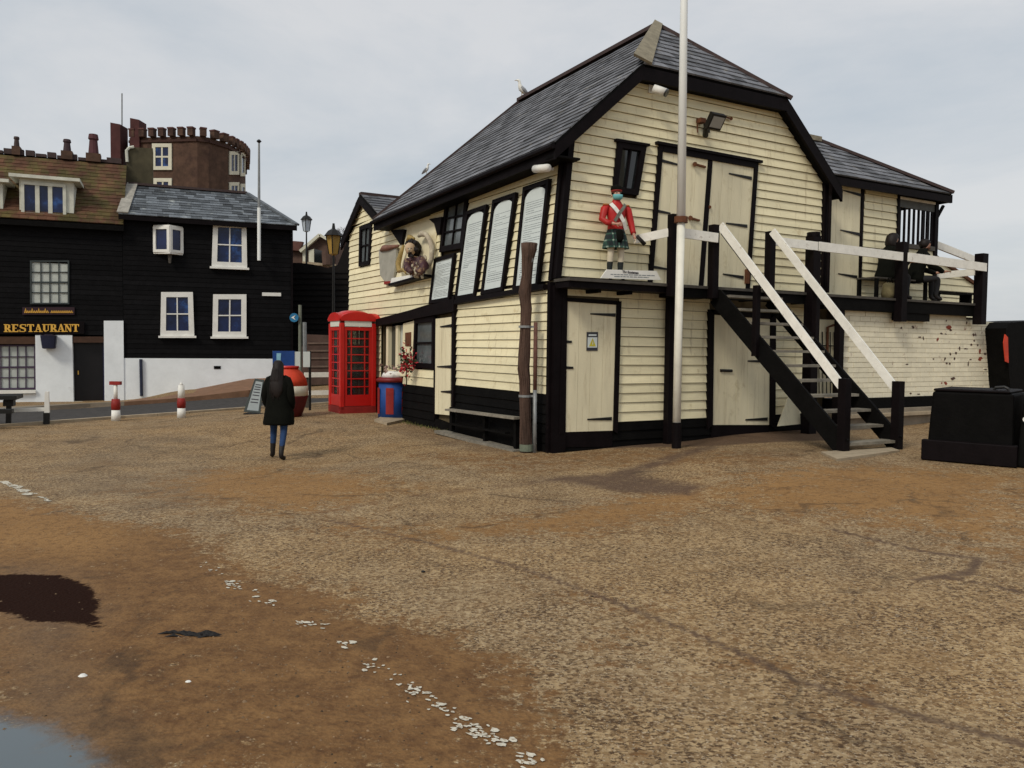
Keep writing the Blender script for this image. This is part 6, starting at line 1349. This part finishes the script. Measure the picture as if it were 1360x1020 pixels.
MB().prism([X(147, 250), X(205, 250), X(205, 200), X(147, 203)], np.array([0, 2., 0])).build('side_wing', mat('dark_wing_brick', (.055, .035, .035), .9, .3, 2), tw)
MB().tube([X(162, 200), X(162, 124)], .035, 6).build('aerial_mast', grey_post, tw)

# ================================================================ BACKGROUND GAP BETWEEN HOUSE AND BOATHOUSE
BP = Plane(np.array([0, 31., 0]), np.array([1., 0, 0])); BQ = lambda x, y, d=0: BP.at(x, y, d)
bb_ = thing('dark_boarded_building', BQ(425, 470), 'dark boarded building in the gap between the black house and the boathouse', 'building')
MB().prism([BQ(378, 520), BQ(520, 520), BQ(520, 335), BQ(462, 318), BQ(448, 352), BQ(436, 356), BQ(414, 351), BQ(398, 349), BQ(378, 349)], np.array([0, 3, 0])).build('wall', mat('dark_brown_boards', (.006, .0045, .004), .9, .4, 3), bb_)
mb = MB()
for i in range(22): mb.beam(BQ(378, 520 - i * 7.5, .02), BQ(520, 520 - i * 7.5, .02), .03, .03)
mb.build('board_line', black_clad, bb_, kind='stuff')
hc_ = thing('hillside_cottage', BQ(415, 350) + np.array([0, 9, 0]), 'small brown cottage with a pale gable verge and white windows above the dark building', 'cottage')
CPn = Plane(np.array([0, 40., 0]), np.array([1., 0, 0])); CQ = CPn.at; cb = mat('cottage_brown', (.10, .06, .045), .9, .3, 2)
MB().prism([CQ(378, 365), CQ(445, 365), CQ(447, 325), CQ(424, 312), CQ(400, 328), CQ(378, 330)], np.array([0, 4, 0])).build('wall', cb, hc_)
MB().prism([CQ(378, 332), CQ(400, 334), CQ(404, 322), CQ(378, 320)], np.array([0, -.3, 0])).build('roof', mat('cottage_roof', (.12, .055, .045), .9), hc_)
MB().beam(CQ(399, 334, .2), CQ(425, 312, .2), .25, .14).beam(CQ(425, 312, .2), CQ(448, 326, .2), .25, .12).build('verge_board', wfm, hc_)
for x0, x1 in ((403, 406.5), (411, 418)): MB().pq(CPn, CPn.q((x0, 348), (x1, 349), (x1, 331), (x0, 333)), .05, .15).build('window', wfm, hc_)
MB().pq(CPn, CPn.q((419, 350), (432, 351), (430, 334), (419, 331)), .05, .12).build('window', glass, hc_)
MB().beam(CQ(402, 349, .3), CQ(446, 353, .3), .2, .12).build('sill_band', kerbm, hc_)
MB().tube([CQ(435, 352, .4), CQ(434, 334, .4)], .25, 8).build('downpipe', cb, hc_)
# bare trees on the hill
twig = mat('bare_twigs', (.07, .045, .04), .9, .3)
def bare_tree(px, py, hpx, seed, lbl):
    r_ = random.Random(seed); b0 = CQ(px, py) + np.array([0, 6, 0]); sc2 = np.linalg.norm(b0 - O) / F; t_ = thing('bare_tree', b0, lbl, 'tree', 'bare trees on the hill')
    tk = MB(); crown = MB()
    def grow(p, d, ln, rad, lev):
        q_ = p + d * ln; (tk if lev < 2 else crown).tube([p, (p + q_) / 2 + np.array([r_.gauss(0, .04), 0, r_.gauss(0, .03)]) * ln, q_], [rad, rad * .8, rad * .6], 5, False)
        if lev < 6:
            for _ in range(3 if lev < 4 else 2):
                nd = unit(d + np.array([r_.gauss(0, .55), r_.gauss(0, .5), r_.gauss(.1, .35)])); grow(q_, nd, ln * r_.uniform(.62, .85), rad * .62, lev + 1)
    grow(b0, np.array([0, 0, 1.]), hpx * sc2 * .28, .13, 0); tk.build('trunk', twig, t_); crown.build('crown', twig, t_)
bare_tree(428, 350, 62, 3, 'leafless tree on the hill behind the amber lantern'); bare_tree(452, 350, 62, 8, 'leafless tree close to the boathouse side gable'); bare_tree(440, 348, 50, 5, 'shorter leafless tree between the two taller ones')
# street lamp silhouette
def lantern(px, py, k, P_, lbl, glassm, post_to=None, name='street_lamp'):
    c = P_(px, py); t_ = thing(name, c - Z * (post_to or 3), lbl, 'street lamp')
    if post_to: MB().tube([c - Z * post_to, c - Z * .32 * k], [.06 * k, .03 * k], 8).build('post', iron, t_)
    MB().loft([(c - Z * .34 * k, .05 * k, .05 * k), (c - Z * .30 * k, .12 * k, .12 * k, .5), (c + Z * .2 * k, .2 * k, .2 * k, .5)], 4).build('lamp_glass', glassm, t_)
    h_ = MB(); h_.loft([(c + Z * .2 * k, .27 * k, .27 * k), (c + Z * .34 * k, .16 * k, .16 * k), (c + Z * .4 * k, .05 * k, .05 * k), (c + Z * .55 * k, .03 * k, .03 * k)], 8); h_.build('hood', iron, t_)
    b_ = MB()
    for a in range(4): b_.tube([c - Z * .3 * k + np.array([math.cos(a * 1.5708), math.sin(a * 1.5708), 0]) * .13 * k, c + Z * .2 * k + np.array([math.cos(a * 1.5708), math.sin(a * 1.5708), 0]) * .205 * k], .016 * k, 4)
    b_.build('frame', iron, t_); return t_
lantern(407, 298, 1.0, lambda x, y: Plane(np.array([0, 36., 0]), np.array([1., 0, 0])).at(x, y), 'dark lantern-head street lamp standing against the sky above the cottage', mat('pale_lamp_glass', (.45, .5, .55), .3), 3.4)
lantern(443, 323, 1.05, lambda x, y: Plane(np.array([0, 24., 0]), np.array([1., 0, 0])).at(x, y), 'amber-glassed lantern left of the boathouse side gable', amber, 4.5, 'amber_lantern')
# lower street clutter
ww = thing('brick_garden_wall', BQ(430, 500) - np.array([0, 1.5, 0]), 'low brown brick wall behind the pale timber rails', 'wall')
WB = Plane(np.array([0, 29., 0]), np.array([1., 0, 0])); mb = MB().pq(WB, WB.q((386, 512), (520, 508), (520, 448), (406, 444)), -.3, 0).build('brickwork', mat('purple_brown_brick', (.075, .045, .035), .9, .4, 3, .5), ww)
for y in (456, 466, 476, 487): MB().beam(WB.at(408, y, .02), WB.at(520, y - 1, .02), .05, .06).build('brick_course', mat('pale_course', (.13, .09, .07), .9) if y == 456 else bpy.data.materials['pale_course'], ww)
tf = thing('timber_rail_fence', gp(420, 540), 'pale two-rail timber barrier behind the buoy and telephone box', 'fence')
RP_ = Plane(gp(420, 541), unit(dH)); 
for y0, y1, h_ in ((498, 496.5, .13), (522, 520, .12)): MB().beam(RP_.at(404, y0), RP_.at(500, y1), .05, h_).build('rail', rail_white, tf)
for x_ in (408, 452, 498): MB().beam(RP_.at(x_, 541, -.06), RP_.at(x_, 494, -.06), .1, .1, nH).build('post', deck_wood, tf)
gv = thing('signpost', BQ(397, 470) - np.array([0, 6, 0]), 'grey post with a round blue direction sign beside the black house corner', 'signpost')
GQ = Plane(np.array([0, 24., 0]), np.array([1., 0, 0])).at; MB().tube([GQ(398.5, 505), GQ(398.5, 405)], .05, 8).build('post', mat('pale_green_post', (.16, .17, .13), .6), gv)
dc = GQ(392, 422, ) ; 
MB().tube([dc - np.array([0, .1, 0]), dc - np.array([0, .13, 0])], .13, 20).build('sign_disc', mat('sign_blue', (.02, .16, .32), .4), gv)
MB().prism([dc + np.array([-.08, -.135, 0]), dc + np.array([.05, -.135, -.07]), dc + np.array([.0, -.135, 0]), dc + np.array([.05, -.135, .07])], np.array([0, -.01, 0])).build('arrow', white, gv)
MB().tube([GQ(405, 478), GQ(404.5, 428)], .06, 8).build('thin_bollard', grey_post, label='slim grey column just right of the blue-signed post', cat='column')
# buoy, board
bu = gp(383, 553); by = thing('charity_buoy', bu, 'round red buoy with a cream band and dark red base beside the walking woman', 'buoy')
kk = ((bu - O) @ FW) / F
mb = MB(); mb.loft([(bu, 17 * kk, 17 * kk), (bu + Z * 14 * kk, 22 * kk, 22 * kk), (bu + Z * 26 * kk, 25 * kk, 25 * kk), (bu + Z * 28 * kk, 25.5 * kk, 25.5 * kk)], 24); mb.build('base_section', mat('dark_red_base', (.10, .010, .012), .6, .3, 5), by, True)
mb = MB(); mb.loft([(bu + Z * 28.1 * kk, 25.6 * kk, 25.6 * kk), (bu + Z * 41 * kk, 25.3 * kk, 25.3 * kk)], 24); mb.build('white_band', mat('buoy_cream', (.62, .58, .48), .6, .15, 4), by, True)
mb = MB(); mb.loft([(bu + Z * 41.1 * kk, 25 * kk, 25 * kk), (bu + Z * 50 * kk, 23 * kk, 23 * kk), (bu + Z * 58 * kk, 18.5 * kk, 18.5 * kk), (bu + Z * 63 * kk, 13 * kk, 13 * kk), (bu + Z * 64 * kk, 12.6 * kk, 12.6 * kk)], 24); mb.build('top_section', orange_red, by, True)
mb = MB(); mb.loft([(bu + Z * 64 * kk, 14 * kk, 14 * kk), (bu + Z * 67 * kk, 14 * kk, 14 * kk)], 18); mb.build('rim', red, by, True)
ib = thing('blue_notice_board', gp(380, 548), 'blue information board with pale posters standing behind the buoy', 'notice board')
IB = Plane(gp(384, 547), unit(dH)); 
for x_ in (366, 412): MB().pq(IB, IB.q((x_ - 1.5, 546), (x_ + 1.5, 546), (x_ + 1.5, 466), (x_ - 1.5, 466)), -.08, -.02).build('post', iron, ib)
MB().pq(IB, IB.q((362, 490), (391, 490), (391, 466), (362, 466)), 0, .04).build('blue_panel', blue, ib); MB().pq(IB, IB.q((367, 483), (372, 483), (373, 469), (367, 469)), .041, .05).build('pale_emblem', mat('pale_blue_print', (.25, .5, .65), .5), ib)
for x0, x1 in ((390.5, 398.5), (402.5, 411.5)): MB().pq(IB, IB.q((x0, 487.5), (x1, 487.5), (x1, 467), (x0, 467)), .0, .03).build('poster', notice, ib)
# A-board
ab = thing('chalk_a_board', gp(337, 549), 'leaning grey pavement A-board with a dark frame left of the woman', 'A-board')
ap = gp(337, 550); APl = Plane(ap, np.array([1., 0, 0]), unit(np.array([.30, .28, 1.])))
aq = APl.q((324, 547), (346, 549), (351, 505), (339, 503)); mb = MB(); inn = frame_mb(mb, APl, aq, .05, .0, .03); mb.build('frame', mat('green_black_frame', (.02, .03, .028), .5), ab); MB().pq(APl, inn, .0, .015).build('panel', mat('grey_board_face', (.30, .34, .35), .6, .1), ab)
mb = MB()
for yy in (.86, .78, .7, .6, .5, .36, .26): mb.pq(APl, [bil(inn, .15, yy), bil(inn, .85, yy), bil(inn, .85, yy + .035), bil(inn, .15, yy + .035)], .016, .018)
mb.build('printed_lines', ink_dark, ab); MB().beam(APl.at(326, 550), APl.at(346, 551), .3, .06).build('foot', iron, ab)
MB().pq(APl, [bil(aq, 0, -.02), bil(aq, 1, -.02), bil(aq, 1, .97), bil(aq, 0, .97)], -.5, -.46).build('rear_panel', iron, ab) if 0 else None
# bollards
def bollard(px, yb, yt, lbl, slim):
    b0 = gp(px, yb); kk = ((b0 - O) @ FW) / F; t_ = thing('striped_bollard', b0, lbl, 'bollard', 'red and white bollards along the kerb'); hgt = (yb - yt) * kk
    h1, h2 = hgt * .28, hgt * .56; r0 = .09
    MB().loft([(b0, r0 * 1.1, r0 * 1.1), (b0 + Z * h1, r0, r0)], 12).build('lower_white_band', white, t_, True); MB().loft([(b0 + Z * h1, r0 * 1.02, r0 * 1.02), (b0 + Z * (h1 + h2) / 2, r0 * 1.1, r0 * 1.1), (b0 + Z * h2, r0 * .95, r0 * .95)], 12).build('red_band', red_dull, t_, True)
    r1 = .045 if slim else .08; MB().loft([(b0 + Z * h2, r1, r1), (b0 + Z * (hgt - .06), r1 * .9, r1 * .9)], 10).build('upper_white_band', white, t_, True)
    if slim: MB().box(b0 + Z * (hgt - .03), (.12, .05, .04)).build('cap', red_dull, t_)
    else: MB().loft([(b0 + Z * (hgt - .06), r1 * .7, r1 * .7), (b0 + Z * hgt, .02, .02)], 8).build('cap', white, t_, True)
bollard(154, 559, 507, 'left striped bollard with a slim upper tube and red cap', True); bollard(241, 555, 508, 'right striped bollard with a plain white top', False)
# left edge: white rail and black bench
lr = thing('low_white_barrier', gp(40, 562), 'low white barrier with an upright post at the left edge of the photo', 'barrier')
LB_ = Plane(gp(62, 563), unit(dH)); MB().pq(LB_, LB_.q((-60, 549), (66, 546), (66, 541), (-60, 544)), -.05, .03).build('rail', white, lr); MB().pq(LB_, LB_.q((59, 548), (66, 548), (65, 520), (60, 520)), -.05, .06).build('post', white, lr); MB().pq(LB_, LB_.q((58, 564), (66, 564), (66, 548), (58, 548)), -.06, .07).build('post_foot', iron, lr)
pbn = thing('picnic_bench', gp(5, 566), 'black picnic bench cut off by the left edge of the photo', 'bench')
PQ = Plane(gp(8, 568), unit(dH)); 
MB().pq(PQ, PQ.q((-90, 532), (22, 531), (22, 526), (-90, 526)), -.8, 0).build('tabletop', iron, pbn)
MB().pq(PQ, PQ.q((-90, 548), (21, 547), (21, 542), (-90, 542)), .2, .45).build('seat', iron, pbn)
MB().pq(PQ, PQ.q((2, 570), (9, 570), (10, 530), (3, 530)), -.5, -.42).build('leg', iron, pbn); MB().pq(PQ, PQ.q((-80, 570), (-73, 570), (-73, 530), (-80, 530)), -.5, -.42).build('leg', iron, pbn)
MB().pq(PQ, PQ.q((0, 541), (14, 541), (14, 533), (0, 533)), -.6, -.3).build('brace', iron, pbn)
# debris on the ground
wd_ = gp(260, 846); mb = MB()
for k in range(22):
    c = wd_ + np.array([rng.uniform(-.17, .17), rng.normal(0, .015), .008]); a = rng.uniform(-.5, .5); mb.tube([c - np.array([math.cos(a), math.sin(a), 0]) * .05, c + Z * .012, c + np.array([math.cos(a), math.sin(a), 0]) * .05], [.004, .009, .003], 5)
mb.build('seaweed_scrap', mat('dry_seaweed', (.008, .007, .007), .7), label='torn black strip of seaweed lying on the sandy tarmac near the dark muddy patch', cat='seaweed')
for x_, y_, s_, lbl in ((110, 900, .022, 'white pebble on damp sand in the lower left of the photo'), (250, 908, .018, 'pale pebble on the sandy tarmac below the black seaweed'), (562, 760, .016, 'dark pebble on the grey tarmac right of the worn white line')):
    c = gp(x_, y_); mb = MB(); mb.loft([(c, s_ * .8, s_ * .6), (c + Z * s_ * .4, s_, s_ * .8), (c + Z * s_ * .8, s_ * .5, s_ * .4)], 9); mb.build('pebble', iron if 'dark' in lbl else white, label=lbl, cat='pebble')
gs = mat('kerb_moss', (.10, .10, .03), .9, .4, 9); mb = MB()
for k in range(220):
    s = random.random(); p = LP.P(3.0 + s * 3.2, 0, .05 + abs(random.gauss(0, .08))); z0 = float(gz(p[0], p[1])); h_ = random.uniform(.02, .07); a = random.uniform(0, 6.28); mb.add([(p[0], p[1], z0), (p[0] + .02 * math.cos(a), p[1] + .02 * math.sin(a), z0), (p[0] + random.gauss(0, .015), p[1] + random.gauss(0, .015), z0 + h_)], [[0, 1, 2]])
mb.build('weeds', gs, kind='stuff')
sea = MB(); sea.add([(60, 90, -.2), (1800, 90, -.2), (1800, 2400, -.2), (60, 2400, -.2)], [[0, 1, 2, 3]]); sea.build('sea', mat('grey_sea', (.12, .15, .17), .25, .1, .05, .5), kind='structure')
